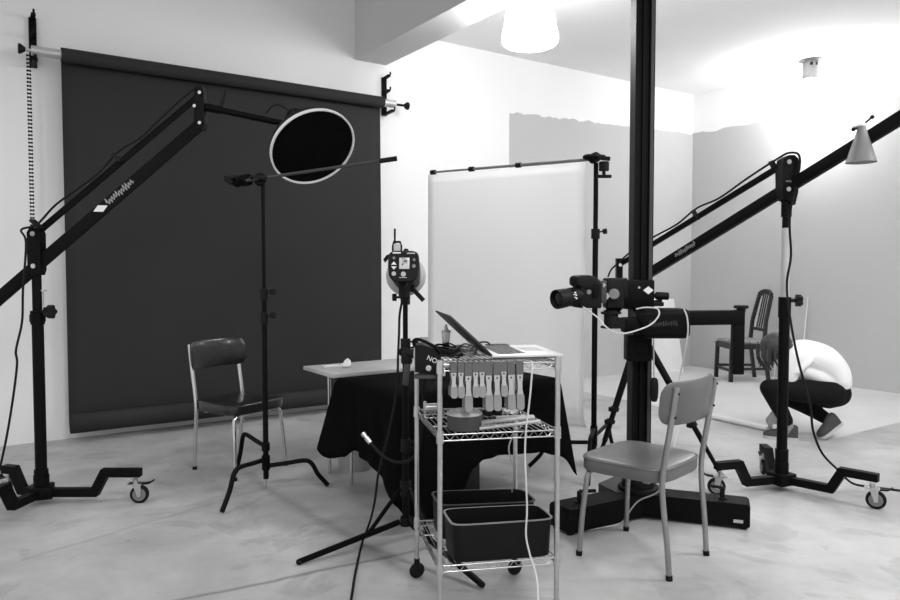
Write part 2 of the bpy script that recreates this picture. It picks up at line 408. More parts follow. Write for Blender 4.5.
def wooden_chair():
    c = V((3.44, 8.50, 0)); rz = R(92)
    t = thing('wooden_chair', 'dark wooden chair with slatted back and patterned seat by the side wall', 'chair', c, rz)
    X = lambda x, y, z: W[t] @ V((x, y, z))
    # local: +y is the front
    for sx in (-1, 1):
        MB().bar(X(sx * .21, .2, 0.0), X(sx * .2, .19, .44), .042, .042, (0, 1, 0.01), .004).build('front_leg', 'wood', t)
        mb = MB(); pts = [(sx * .18, -.26, 0), (sx * .18, -.2, .44), (sx * .17, -.22, .7), (sx * .15, -.29, 1.0)]
        for a, b in zip(pts, pts[1:]): mb.bar(X(*a), X(*b), .036, .04, (0, 1, .01))
        mb.build('rear_leg', 'wood', t)
    mb = MB()
    for a, b in (((-.2, .19), (.2, .19)), ((-.2, .19), (-.18, -.2)), ((.2, .19), (.18, -.2)), ((-.18, -.2), (.18, -.2))):
        mb.bar(X(a[0], a[1], .41), X(b[0], b[1], .41), .03, .06)
    mb.build('seat_frame', 'wood', t)
    mb = MB().box(X(0, 0, .462), (.40, .40, .045), rotz(rz), .015, 3); mb.build('seat_pad', 'seatfab', t)
    mb = MB(); crest = [(-.155, -.29, 1.0), (-.08, -.30, 1.035), (0, -.303, 1.045), (.08, -.30, 1.035), (.155, -.29, 1.0)]
    cc = catmull(crest, 4)
    for a, b in zip(cc, cc[1:]): mb.bar(X(*a), X(*b), .03, .055)
    mb.build('crest_rail', 'wood', t)
    MB().bar(X(-.165, -.215, .60), X(.165, -.215, .60), .024, .035).build('lower_back_rail', 'wood', t)
    for x in (-.055, 0, .055): MB().bar(X(x, -.215, .6), X(x * .9, -.297, 1.02), .013, .013, (0, 1, .01)).build('back_slat', 'wood', t)
    MB().bar(X(-.2, .19, .13), X(.2, .19, .13), .02, .03).build('front_stretcher', 'wood', t)
    for sx in (-1, 1): MB().bar(X(sx * .205, .19, .15), X(sx * .18, -.235, .15), .02, .03).build('side_stretcher', 'wood', t)
wooden_chair()

# ================================================================== PAPER ROLL ON ITS WALL HOOKS
QP = QW - .17
A0 = onq(61, 54, QP); A1 = onq(383, 103, QP)
pz = (A0.z + A1.z) / 2; pa, pb = A0.dot(D1), A1.dot(D1)
ROLL = .052
t = thing('seamless_paper', 'charcoal seamless paper hung from a wall-mounted roll behind the black-seated chair', 'paper backdrop', pq((pa + pb) / 2, QP, 0))
MB().cyl(pq(pa, QP, pz), pq(pb, QP, pz), ROLL, n=36).build('paper_roll', 'paper', t)
mb = MB(); n = 24
def hang(k):                                                       # profile: leaves the roll's back, hangs, ends in a loose curl
    if k <= n: f = k / n; return (QP + ROLL - .004 - .012 * math.sin(PI * f), pz - (pz - .17) * f)
    return None
prof = [hang(k) for k in range(n + 1)]
bz, bq, br = .155, QP - .02, .085
for k in range(15):
    a = R(20) - R(285) * k / 14; r = br * (1 - .012 * k); prof.append((bq + r * math.cos(a) * .8, bz + r * math.sin(a)))
rows = []
for i in range(25):
    p = pa + .004 + (pb - pa - .008) * i / 24
    rows.append([pq(p, q + .004 * math.sin(i * 1.1 + k * .12), z) for k, (q, z) in enumerate(prof)])
mb.grid(rows); pd = mb.build('paper_drop', 'paper', t, 60)
sd = pd.modifiers.new('thickness', 'SOLIDIFY'); sd.thickness = .0012
for u0, u1 in ((pa - .19, pa - .001), (pb + .001, pb + .13)): MB().cyl(pq(u0, QP, pz), pq(u1, QP, pz), .036, n=24).build('core_tube_end', 'alu', t)

def hooks(p, label, flip):
    t = thing('paper_roll_bracket', label, 'wall bracket', pq(p, QW - .01, pz - .1))
    MB().bar(pq(p, QW - .012, pz - .085), pq(p, QW - .012, pz + .28), .022, .05, D1, .003).build('back_plate', 'black', t)
    for dz in (.27, .13, -.075):
        hb = MB()
        L = .19 if dz < 0 else .11
        hb.bar(pq(p, QW - .02, pz + dz), pq(p, QW - L, pz + dz + .01), .03, .02)
        pts = [pq(p, QW - L + .018 * math.cos(a) - .008, pz + dz + .024 + .018 * math.sin(a)) for a in [R(270) - R(18) * i for i in range(8)]]
        hb.tube(pts, .008, 8); hb.build('hook_arm', 'black', t)
    d = 1 if flip else -1
    MB().cyl(pq(p + d * .02, QP, pz), pq(p + d * (.17 if flip else .10), QP, pz), .012, n=12).build('spindle', 'chrome' if not flip else 'black', t)
    k = MB(); ko = 0 if flip else -.07; k.cyl(pq(p + d * (.13 + ko), QP, pz), pq(p + d * (.16 + ko), QP, pz), .015, .036, n=16).cyl(pq(p + d * (.16 + ko), QP, pz), pq(p + d * (.175 + ko), QP, pz), .036, n=16)
    k.build('end_knob', 'blackm', t)
    return t
hooks(onq(32.5, 36, QW).dot(D1), 'black wall bracket with hooks over the beaded chain', False)
hooks(pb + .10, 'black wall bracket with hooks beside the bright corner under the beam', True)
# beaded chain down from the bracket
mb = MB(); c0 = pq(onq(28.5, 60, QP).dot(D1), QP, pz - .04)
z = c0.z; k = 0
while z > 1.5:
    for dx in (-.010, .010): mb.box(c0 + D1 * dx + V((0, 0, z - c0.z)), (.009, .008, .016), rotz(math.atan2(D1.y, D1.x)), .002, 1)
    mb.box(c0 + V((0, 0, z - c0.z)), (.024, .010, .010), rotz(math.atan2(D1.y, D1.x)))
    z -= .027; k += 1
solo(mb, 'pull_chain', 'blackm', 'black and white link chain hanging down from the wall bracket', 'chain')

# ================================================================== ROLLING BOOM STANDS
def caster(mb_parent, p, face):
    """Swivel caster whose wheel touches the floor under p."""
    a = V((math.cos(face), math.sin(face), 0)); s = V((-a.y, a.x, 0)); c = V((p.x, p.y, .05)) + a * .02
    w = MB().lathe([(0, -.014), (.03, -.014), (.044, -.013), (.05, -.008), (.05, .008), (.044, .013), (.03, .014), (0, .014)], c, s, 28).build('caster_wheel', 'rubber', mb_parent)
    MB().lathe([(0, -.0165), (.034, -.0165), (.036, -.012), (.036, .012), (.034, .0165), (0, .0165)], c, s, 24).build('wheel_hub', 'grey', w)
    f = MB()
    for sg in (-1, 1):
        f.prism([(-.03, .058), (.012, .058), (.010, -.008), (-.006, -.012)], c + s * (.021 * sg), a, V((0, 0, 1)), s * (.003 * sg))
    f.box(V((p.x, p.y, .11)), (.075, .05, .006), rotz(face)); f.cyl((p.x, p.y, .112), (p.x, p.y, .137), .013, n=12)
    f.cyl(c - s * .026, c + s * .026, .008, n=10)
    fk = f.build('caster_fork', 'zinc', mb_parent)
    b = MB().bar(c + a * .0 + V((0, 0, .056)), c + a * .055 + V((0, 0, .062)), .03, .008).bar(c + a * .055 + V((0, 0, .062)), c + a * .078 + V((0, 0, .076)), .03, .006)
    b.build('brake_pedal', 'blackm', fk)
def stand_base(t, hub, legs):
    for (cx, cy, fc) in legs:
        cp = V((cx, cy, 0)); d = (cp - hub); d.z = 0; L = d.length; d.normalize()
        s1 = L * .56; s2 = s1 + .06; zl, zu = .062, .172
        side = V((-d.y, d.x, 0)); hw = .0225; hh = .022
        prof = [(.03, zl - hh), (s1 + .02, zl - hh), (s2 + .018, zu - hh), (L + .03, zu - hh), (L + .03, zu + hh), (s2 - .014, zu + hh), (s1 - .012, zl + hh), (.03, zl + hh)]
        lg = MB(); 
        lg.prism(prof, hub - side * hw, d, V((0, 0, 1)), side * (2 * hw))
        lo = lg.build('leg', 'black', t, 20)
        caster(lo, cp, fc)
    MB().box(hub + V((0, 0, .065)), (.12, .12, .07), rotz(.4), .008).cyl(hub + V((0, 0, .03)), hub + V((0, 0, .16)), .04, n=24).build('hub', 'black', t)
def arm_bar(t, name, p0, p1, w, h, m='black'):
    return MB().bar(p0, p1, w, h, bevel=.004).build(name, m, t)

# ---- stand carrying the round dish
hub = fl(42, 503)
t = thing('boom_stand', 'black rolling boom stand holding the round dish light in front of the hung paper', 'boom stand', hub)
stand_base(t, hub, ((*fl(136, 503).xy, .15), (hub.x - .04, hub.y - .40, -1.4), (*fl(9, 499).xy, 2.6)))
PB = at(38, 266, hub.y); PT = at(37, 234, hub.y); PB.x = PT.x = hub.x + .002
zc = at(40, 318, hub.y).z
MB().cyl(hub + V((0, 0, .08)), V((hub.x, hub.y, zc)), .030, n=24).build('lower_tube', 'black', t)
MB().cyl(V((hub.x, hub.y, .1)), V((hub.x, hub.y, .19)), .036, n=24).build('base_collar', 'black', t)
cl = MB().cyl(V((hub.x, hub.y, zc - .035)), V((hub.x, hub.y, zc + .04)), .036, n=24).cyl(V((hub.x, hub.y, zc - .02)), V((hub.x, hub.y, zc + .02)), .04, n=24).build('locking_collar', 'black', t)
knob(MB(), V((hub.x + .03, hub.y - .01, zc + .035)), (1, -.15, 0), .034, .055).build('locking_knob', 'blackm', cl)
MB().cyl(V((hub.x, hub.y, zc)), V((hub.x, hub.y, PB.z - .03)), .024, n=24).build('upper_tube', 'black', t)
mb = MB(); h = PT.z - PB.z
poly = [(-.034, -.045), (.028, -.05), (.038, -.02), (.038, h + .0), (.030, h + .026), (.005, h + .036), (-.02, h + .03), (-.034, h + .008)]
br = mb.prism(poly, PB + V((0, -.030, 0)), (1, 0, 0), (0, 0, 1), (0, .06, 0)).build('pivot_bracket', 'black', t, 25)
for P in (PB, PT): MB().cyl(P + V((.0, -.036, 0)), P + V((0, .036, 0)), .013, n=14).build('pivot_bolt', 'zinc', br)
E0 = at(201, 124, 4.28); E1 = at(201, 94, 4.28)
dlow = E0 - PB
la = arm_bar(t, 'lower_arm', PB - dlow.normalized() * 1.05, E0, .045, .066)
pn = at(43.5, 306, hub.y); MB().cyl(pn, pn + V((0, 0, .085)), .004, n=8).bar(pn + V((-.014, 0, .085)), pn + V((.018, 0, .085)), .008, .01).build('pull_pin', 'zinc', t)
dup_ = E1 - PT
ua = arm_bar(t, 'upper_arm', PT, E1, .03, .034)
eb = MB().prism([(-.026, -.03), (.02, -.036), (.03, -.01), (.028, .18), (.018, .215), (-.02, .215), (-.028, .16), (-.032, .02)], E0 + V((0, -.03, 0)), (1, 0, 0), (0, 0, 1), (0, .06, 0)).build('end_bracket', 'black', t)
for p in (E0 + V((.0, 0, 0)), E1, (E0 + E1) / 2 + V((-.03, 0, .01))): MB().cyl(p + V((0.005, -.042, 0)), p + V((.005, .04, 0)), .010, n=12).build('pivot_bolt', 'chrome', eb)
DN = V((.453, -.584, -.668)).normalized(); DC = at(313, 147.5, 4.32); RD = .258
BK = DC - DN * .20
r0 = at(206, 107, 4.28); r1 = at(286, 124, 4.46)
rod = MB().cyl(r0 - (r1 - r0).normalized() * .02, r1, .019, n=18).cyl(r0, r0 + (r1 - r0) * .18, .024, n=18).build('end_rod', 'black', t)
q = r0 + (r1 - r0) * .18
MB().cyl(q, q + V((.012, 0, .05)), .009, n=10).cyl(q + V((.008, 0, .035)), q + V((.03, 0, .115)), .014, .010, n=12).build('tightening_handle', 'blackm', rod)
# white diamond and script mark on the lower arm (side facing the room)
ad = dlow.normalized(); sd_ = ad.cross(V((0, 0, 1))).normalized()
if sd_.y > 0: sd_ = -sd_
upv = V((0, 0, 1)) - ad * ad.z; upv.normalize()
def on_arm(u, v):
    d = ray(u, v); n = sd_; p0 = PB + sd_ * .0235; k = (p0 - V((0, 0, H))).dot(n) / d.dot(n); return V((0, 0, H)) + d * k
dc = on_arm(100.5, 208.5)
hx = (V((1, 0, 0)) - sd_ * sd_.x).normalized(); MB().prism([(-.037, -.018), (.013, -.018), (.037, .018), (-.013, .018)], dc, hx, (0, 0, 1), sd_ * .0015).build('diamond_mark', 'mark', la)
lc = on_arm(120, 192)
scribble(lc + sd_ * .001, ad, upv, .19, .045, 'greymark', la, 3)
# cable along the arms
pts = [E1 + V((-.02, -.03, .03))]
for k in range(1, 8):
    f = k / 8; pts.append(E1.lerp(PT, f) + V((0, -.03, .025 + .03 * math.sin(f * PI * 3) ** 2)))
pts += [PT + V((.03, -.04, .05)), PT + V((-.05, -.05, .02)), at(26, 243, 3.85), at(23, 290, 3.85), at(22, 322, 3.85), at(16, 350, 3.85), at(17, 365, 3.85), at(12, 405, 3.85), at(4, 450, 3.83), at(-8, 500, 3.8)]
solo(MB().tube(catmull(pts, 6), .006, 8), 'light_cable', 'rubber', 'thin black cable running down the boom stand of the round dish', 'cable')
for u, v, Yc in ((38, 224, 3.92), (119, 158, 4.1)):
    p = at(u, v, Yc); MB().bar(p + V((-.02, -.02, .02)), p + V((.025, -.02, -.025)), .05, .014).build('cable_clip', 'blackm', ua)

# ---- round dish light
t = thing('dish_light', 'round black-faced dish light with thin silver rim on the boom arm', 'studio light', BK)
MB().lathe([(.05, 0), (.075, .005), (.16, .06), (.235, .13), (RD - .003, .2)], BK, DN, 48).build('dish_shell', 'black', t)
MB().lathe([(RD - .008, .190), (RD + .002, .190), (RD + .004, .208), (RD - .002, .211), (RD - .008, .206), (RD - .008, .190)], BK, DN, 64).build('rim', 'white', t)
MB().lathe([(0, .19), (RD - .008, .19), (RD - .008, .200), (0, .200)], BK, DN, 64).build('honeycomb_grid', 'velvet', t)
hb = MB().cyl(BK - DN * .15, BK + DN * .02, .055, n=24, ch=.01).build('flash_head', 'black', t)
MB().bar(r1 - V((.01, 0, 0)), BK - DN * .06, .035, .035).build('mounting_yoke', 'blackm', t)
pts = catmull([at(266, 114, 4.46), at(271, 107, 4.42), at(279, 105, 4.42), at(288, 110, 4.45), BK - DN * .12], 5)
MB().tube(pts, .004, 8).build('power_lead', 'rubber', t)
kb = MB(); knob(kb, at(291, 118, 4.45), (.6, -.3, .8), .018, .04); kb.cyl(at(288, 122, 4.42), at(298, 112, 4.42), .008, n=8); kb.build('tilt_knob', 'blackm', t)

# ---- second boom stand
hub = fl(781, 489)
t = thing('boom_stand', 'black rolling boom stand with silver mid tube next to the crouching person', 'boom stand', hub)
stand_base(t, hub, ((*fl(871.5, 508).xy, -.6), (*fl(720, 495).xy, 2.9), (*fl(764, 475).xy, 1.4)))
PT = at(782, 163, hub.y); PB = at(780, 190, hub.y); PB.x = PT.x = hub.x - .012
z1, z2, z3 = at(782, 228, hub.y).z, at(782, 297, hub.y).z, at(782, 210, hub.y).z
MB().cyl(hub + V((0, 0, .08)), V((hub.x, hub.y, z2)), .030, n=24).build('lower_tube', 'black', t)
MB().cyl(V((hub.x, hub.y, .1)), V((hub.x, hub.y, .24)), .037, n=24).build('base_collar', 'black', t)
cl = MB().cyl(V((hub.x, hub.y, z2 - .12)), V((hub.x, hub.y, z2)), .035, n=24).build('locking_collar', 'black', t)
knob(MB(), V((hub.x + .03, hub.y - .01, z2 - .02)), (1, -.15, 0), .032, .05).build('locking_knob', 'blackm', cl)
MB().cyl(V((hub.x, hub.y, z2 - .05)), V((hub.x, hub.y, z1)), .0235, n=24).build('middle_tube', 'silverp', t, label='silver middle tube')
MB().cyl(V((hub.x, hub.y, z1)), V((hub.x, hub.y, z3)), .022, n=24).cyl(V((hub.x, hub.y, z3 - .04)), V((hub.x, hub.y, PB.z - .02)), .029, n=24).build('upper_tube', 'black', t)
h = PT.z - PB.z
poly = [(-.045, -.05), (.03, -.09), (.045, -.02), (.05, h - .02), (.042, h + .02), (.02, h + .04), (-.01, h + .04), (-.04, h + .02), (-.05, h - .03)]
br = MB().prism(poly, V((hub.x, hub.y - .045, PB.z)), (1, 0, 0), (0, 0, 1), (0, .09, 0)).build('pivot_bracket', 'black', t, 25)
scribble(V((hub.x - .0, hub.y - .0465, PB.z + .045)), (1, 0, 0), (0, 0, 1), .055, .016, 'grey', br, 4, .0012)
for P in (PB + V((.0, 0, 0)), PT): MB().cyl(P + V((0, -.052, 0)), P + V((0, .05, 0)), .013, n=14).build('pivot_bolt', 'zinc', br)
PBc = V((hub.x, hub.y, PB.z + .01))
LE = at(619, 292, 5.44); dl = (LE - PBc).normalized()
la = arm_bar(t, 'lower_arm', LE, PBc - dl * .98, .042, .066)
UE = at(619, 265, 5.44)
ua = arm_bar(t, 'upper_arm', UE, V((hub.x - .01, hub.y, PT.z)), .028, .034)
eb = MB().bar(LE + V((0, 0, -.03)), UE + V((0, 0, .05)), .05, .045).bar(LE + V((0, -.02, .02)), LE + V((-.06, -.16, .0)), .03, .03).build('end_bracket', 'black', t)
for p in (LE, UE): MB().cyl(p + V((0, -.045, 0)), p + V((0, .03, 0)), .013, n=12).build('pivot_bolt', 'chrome', eb)
sd_ = dl.cross(V((0, 0, 1))).normalized()
if sd_.y > 0: sd_ = -sd_
upv = (V((0, 0, 1)) - dl * dl.z).normalized()
scribble(LE + (PBc - LE) * .47 + sd_ * .0222, dl, upv, .19, .042, 'grey', la, 3)
for f in (.14, .52, .94):
    p = UE.lerp(PT, f) + V((0, -.02, .02)); MB().bar(p + V((-.02, 0, .035)), p + V((.015, 0, -.03)), .05, .014).build('cable_clip', 'blackm', ua)
pts = [at(608, 277, 5.4), at(611, 270, 5.4), at(616, 265, 5.4)] + [UE.lerp(PT, f) + V((0, -.035, .035 + .03 * math.sin(f * 9) ** 2)) for f in (.12, .25, .4, .52, .65, .8, .93)]
pts += [PT + V((.0, -.06, .05)), V((hub.x + .045, hub.y - .06, PT.z)), at(790, 215, 4.15), at(791, 255, 4.15), at(787, 282, 4.15), at(789, 310, 4.1), at(797, 355, 4.05), at(810, 405, 4.0), at(813, 430, 4.0), at(822, 453, 4.02), at(838, 470, 4.08), at(852, 483, 4.15), fl(870, 492) + V((0, 0, .03)), fl(893, 491) + V((0, 0, .008)), fl(960, 500) + V((0, 0, .008))]
solo(MB().tube(catmull(pts, 6), .0065, 8), 'light_cable', 'rubber', 'black cable hanging from the second boom stand down to the floor', 'cable')
# grey cone weight on the arm
cc = at(857, 128, 3.775)
t = thing('cone_weight', 'small grey metal cone hung over the boom arm high up', 'counterweight', cc - V((0, 0, .2)))
MB().lathe([(.0, .0), (.018, .0), (.022, -.02), (.07, -.175), (.074, -.185), (.06, -.185), (.0, -.16)], cc + V((0, -.045, .0)), (0, 0, 1), 32, 1.0).build('cone', 'grey', t)
cb = MB().box(cc + V((0, -.02, .005)), (.04, .06, .03), None, .008)
cb.build('top_clamp', 'alu', t)
for dx, dz in ((-.035, -.012), (.06, .05)):
    k = MB(); k.cyl(cc + V((dx * .3, -.03, dz * .3)), cc + V((dx, -.03, dz)), .005, n=8).ball(cc + V((dx, -.03, dz)), .011); k.build('thumb_screw', 'blackm', t)

# ================================================================== C-STANDS
def cstand(t, c, feet, ztop, r=.016, collars=()):
    for i, (f, zz) in enumerate(feet):
        f = V(f); d = f - c; d.z = 0; L = d.length; d.normalize()
        pts = [c + V((0, 0, zz)), c + d * L * .3 + V((0, 0, zz + .01)), c + d * L * .62 + V((0, 0, zz + .022)), c + d * L * .74 + V((0, 0, zz + .0)), c + d * L * .84 + V((0, 0, zz * .55)), c + d * L + V((0, 0, .012))]
        lg = MB().tube(catmull(pts, 5), .0135, 12).build('leg', 'black', t)
        MB().cyl(c + V((0, 0, zz - .022)), c + V((0, 0, zz + .022)), .024, n=18).build('leg_collar', 'black', lg)
    zs = [.07] + [z for z in collars] + [ztop]
    for k in range(len(zs) - 1):
        MB().cyl(c + V((0, 0, zs[k])), c + V((0, 0, zs[k + 1])), r * (1 - .14 * k), n=18).build('riser_tube' if k else 'base_tube', 'black', t)
    for k, z in enumerate(collars):
        cl = MB().cyl(c + V((0, 0, z - .045)), c + V((0, 0, z + .02)), r * 1.55, n=18).build('riser_collar', 'blackm', t)
        kb = MB(); knob(kb, c + V((.02, -.01, z)), (1, -.4, .1), .016, .045); kb.build('collar_knob', 'blackm', cl)
def grip_head(t, p, axis, name='grip_head', r=.034, m='black'):
    """Disc-jawed grip head: two round jaws, a hub and a T-handle."""
    x, y, z = frame_of(V(axis))
    g = MB()
    for k in (-.026, -.006, .012): g.cyl(p + z * k, p + z * (k + .013), r, n=24, ch=.002)
    g.cyl(p - z * .05, p + z * .05, .010, n=12)
    o = g.build(name, m, t)
    h = MB(); h.cyl(p + z * .03, p + z * .06, .013, n=12).bar(p + z * .06 - x * .04, p + z * .06 + x * .04, .012, .016, bevel=.003); h.build('tee_handle', 'blackm', o)
    return o
c = V((-1.085, 4.2, 0))
ztop = at(262, 182, 4.2).z
t = thing('light_stand', 'black C-stand with a thin cross rod standing before the black-seated chair', 'C-stand', c)
cstand(t, c, ((fl(222, 514), .185), (fl(328, 487), .145), (fl(236, 474), .26)), ztop - .01, .016, (at(264, 292, 4.2).z, at(263, 312, 4.2).z - .02))
MB().cyl(c + V((0, 0, .0)), c + V((0, 0, .09)), .004, .011, n=12).build('spike_tip', 'chrome', t)
g0 = at(261, 180, 4.2)
grip_head(t, g0 + V((0, -.02, 0)), (.3, -1, .1))
grip_head(t, at(246, 180, 4.18), (.9, -.4, .1)); grip_head(t, at(236, 181, 4.18), (-.3, -1, .3), r=.03)
MB().cyl(c + V((0, 0, ztop - .06)), c + V((0, 0, ztop + .01)), .012, n=14).build('mounting_pin', 'black', t)
a, b = at(246, 180.5, 4.15), at(397, 158.5, 4.12)
rd = MB().cyl(a, b, .0095, n=14).build('cross_rod', 'zinc', t, label='thin dark steel cross rod')
rd.data.materials[0] = M['dgrey']
MB().cyl(b - (b - a).normalized() * .10, b, .014, n=14).build('rod_grip', 'rubber', rd)
MB().cyl(at(232, 183, 4.14), at(226, 178, 4.14), .018, n=14).build('rod_end_knob', 'blackm', t)

c = V((.967, 4.8, 0)); ztop = at(597, 163, 4.8).z
t = thing('light_stand', 'black C-stand with a long crossbar carrying the off-white sheet', 'C-stand', c)
cstand(t, c, ((fl(529, 468), .14), (V((1.19, 5.2, 0)), .18), (fl(588, 487), .23)), ztop, .0185, (at(596, 232, 4.8).z,))
B0 = at(598, 158.5, 4.77); B1 = at(431, 172.5, 5.5)
cb = MB().cyl(B0 + (B0 - B1).normalized() * .05, B0.lerp(B1, .45), .012, n=14).cyl(B0.lerp(B1, .43), B0.lerp(B1, .74), .0095, n=14).cyl(B0.lerp(B1, .72), B1, .0075, n=14).build('crossbar', 'silverp', t)
cb.data.materials[0] = M['grey']
for f in (.44, .73, .985): MB().cyl(B0.lerp(B1, f - .015), B0.lerp(B1, f + .015), .018, n=14).build('crossbar_collar', 'blackm', cb)
grip_head(t, B0 + V((-.03, -.03, .0)), (.5, -1, .1)); 
mb = MB().ball(B0 + V((-.06, -.01, .008)), .03, (1.5, 1, .7)); mb.build('ball_joint', 'black', t)
g = at(603, 167, 4.76)
gh = MB().cyl(g + V((0, -.03, .03)), g + V((0, -.03, -.03)), .033, n=22, ch=.004).cyl(g + V((0, -.03, -.03)), g + V((0, -.03, -.055)), .012, n=12).bar(g + V((-.045, -.03, -.065)), g + V((.05, -.03, -.065)), .02, .022, bevel=.005).bar(g + V((-.02, -.02, .055)), g + V((.04, -.02, .05)), .025, .025).build('ball_head', 'blackm', t)
# the off-white sheet hung from the crossbar
S0, S1 = at(586, 161.5, 4.85), at(428, 174, 5.52)
rows = []
for i in range(21):
    f = i / 20; top = S0.lerp(S1, f)
    col = []
    for k in range(25):
        zz = top.z - .0 - (top.z - .30) * k / 24
        bow = .006 * math.sin(f * 7) * (k / 24) + .01 * math.sin(k / 24 * PI)
        col.append(V((top.x, top.y + .02 + bow, zz)))
    for a in range(1, 5): col.append(V((top.x, top.y + .02 - .015 * a * a * .5, .30 - .012 * a)))
    rows.append(col)
mb = MB(); mb.grid(rows)
o = solo(mb, 'diffusion_sheet', 'sheet', 'large plain off-white sheet hanging from the thin crossbar', 'fabric sheet')
sd = o.modifiers.new('thickness', 'SOLIDIFY'); sd.thickness = .004; sd.offset = 0

# ================================================================== TABLES
def box_pq(p0, p1, q0, q1, z0, z1, bev=.003):
    return MB().box(pq((p0 + p1) / 2, (q0 + q1) / 2, (z0 + z1) / 2), (p1 - p0, q1 - q0, z1 - z0), rotz(math.atan2(D1.y, D1.x)), bev)
c = pq(2.35, 4.05)
t = thing('folding_table', 'narrow table with pale laminate top and thin silver legs behind the black-draped table', 'table', c)
tt = box_pq(1.78, 2.95, 3.835, 4.27, .668, .692).build('tabletop', 'board', t)
box_pq(1.779, 2.951, 3.832, 3.8335, .670, .690, .0005).build('edge_band', 'ltgrey', tt)
for p, q in ((1.93, 3.9), (1.92, 4.19), (2.85, 3.9), (2.85, 4.19)): MB().cyl(pq(p, q, 0), pq(p, q, .668), .011, n=14).build('leg', 'chrome', t)
box_pq(1.93, 2.85, 4.0, 4.03, .63, .668).build('apron', 'ltgrey', t)
c = pq(2.31, 3.42)
t = thing('draped_table', 'table completely draped in black cloth standing behind the wire cart', 'table', c)
box_pq(1.80, 2.82, 3.08, 3.76, .645, .672).build('tabletop', 'dgrey', t)
for p in (2.05, 2.30):
    for q in (3.3, 3.6): MB().cyl(pq(p, q, 0), pq(p, q, .645), .016, n=12).build('leg', 'black', t)
# the cloth
P0, P1, Q0, Q1, ZT = 1.78, 2.84, 3.06, 3.78, .678
def per(s):                                                # perimeter point and outward direction
    a, b = P1 - P0, Q1 - Q0
    s = s % (2 * a + 2 * b)
    if s < b: return (P0, Q1 - s, -1, 0)
    s -= b
    if s < a: return (P0 + s, Q0, 0, -1)
    s -= a
    if s < b: return (P1, Q0 + s, 1, 0)
    s -= b
    return (P1 - s, Q1, 0, 1)
keys = [(0, .27), (.08, .235), (.16, .26), (.24, .31), (.45, .295), (.62, .235), (.72, .17), (.80, .06), (.95, .03), (1.05, .06), (1.15, .26), (1.22, .30), (1.6, .285), (1.70, .25), (1.78, .12), (1.86, .2), (2.1, .3), (2.5, .28), (3.0, .3), (3.5, .28), (3.56, .27)]
def zbot(s):
    for (a, x), (b, y) in zip(keys, keys[1:]):
        if a <= s <= b: f = (s - a) / (b - a); f = f * f * (3 - 2 * f); return x + (y - x) * f
    return .2
NS, NR = 168, 16
TOT = 2 * (P1 - P0 + Q1 - Q0)
corner_s = (0, Q1 - Q0, Q1 - Q0 + P1 - P0, 2 * (Q1 - Q0) + P1 - P0, TOT)
rows = [[] for _ in range(NR + 2)]
ctr = ((P0 + P1) / 2, (Q0 + Q1) / 2)
for i in range(NS):
    s = TOT * i / NS; p, q, ox, oy = per(s)
    dcor = min(abs(s - k) for k in corner_s); flare = .10 * math.exp(-(dcor / .11) ** 2)
    diag = V((p - ctr[0], q - ctr[1])); diag = V((math.copysign(1, diag.x), math.copysign(1, diag.y))) * .707
    w = math.exp(-(dcor / .11) ** 2)
    dx, dy = ox * (1 - w) + diag.x * w, oy * (1 - w) + diag.y * w
    rows[0].append(pq(p + (ctr[0] - p) * .3, q + (ctr[1] - q) * .3, ZT))
    rows[1].append(pq(p - ox * .01, q - oy * .01, ZT))
    zb = zbot(s)
    for k in range(1, NR + 1):
        f = k / NR; z = ZT - .004 - (ZT - zb) * f
        off = .006 + f * (.018 + flare) + .016 * f * math.sin(s * 17 + .6 * math.sin(s * 5)) + .008 * f * math.sin(s * 41)
        rows[k + 1].append(pq(p + dx * off, q + dy * off, z))
mb = MB(); vs = mb.grid(rows, closed=True); mb.bm.faces.new(vs[0])
o = mb.build('cloth', 'velvet', t, 80)
sd = o.modifiers.new('thickness', 'SOLIDIFY'); sd.thickness = .003
# papers on the pale table
a = fl(331, 366.5, .694); 
rows = []
mb = MB().prism([(-.06, -.035), (.06, -.03), (.055, .035), (-.05, .03)], a + V((0, 0, .0)), D1, D2, V((0, 0, .006)))
solo(mb, 'folded_paper', 'white', 'flat white folded paper at the end of the pale table', 'paper')
b = fl(345, 368, .693)
mb = MB(); t_ = bmesh.new(); bmesh.ops.create_icosphere(t_, subdivisions=2, radius=.032)
rr = random.Random(5)
for v in t_.verts:
    k = 1 + rr.uniform(-.34, .34); h_ = (v.co.z + .032) / .064; w_ = 1.25 - .85 * h_
    v.co = V((v.co.x * w_ * k + .018 * h_, v.co.y * w_ * k, (v.co.z + .032) * .95)) + b
mb.merge(t_)
solo(mb, 'crumpled_tissue', 'white', 'crumpled white tissue on the pale table', 'tissue', angle=15)
# bucket under it
c = fl(353, 472.5); c.y += .11
mb = MB().lathe([(0, 0), (.105, 0), (.108, .004), (.128, .25), (.134, .255), (.134, .262), (.126, .262), (.104, .01), (0, .008)], c, (0, 0, 1), 36)
solo(mb, 'bucket', 'ltgrey', 'grey plastic bucket standing half under the black-draped table', 'bucket')
solo(MB().box(V((.072, 4.3, .16)), (.20, .22, .32), rotz(.03), .006), 'storage_box', 'dgrey', 'dark grey storage box under the black-draped table behind the wire cart', 'box')

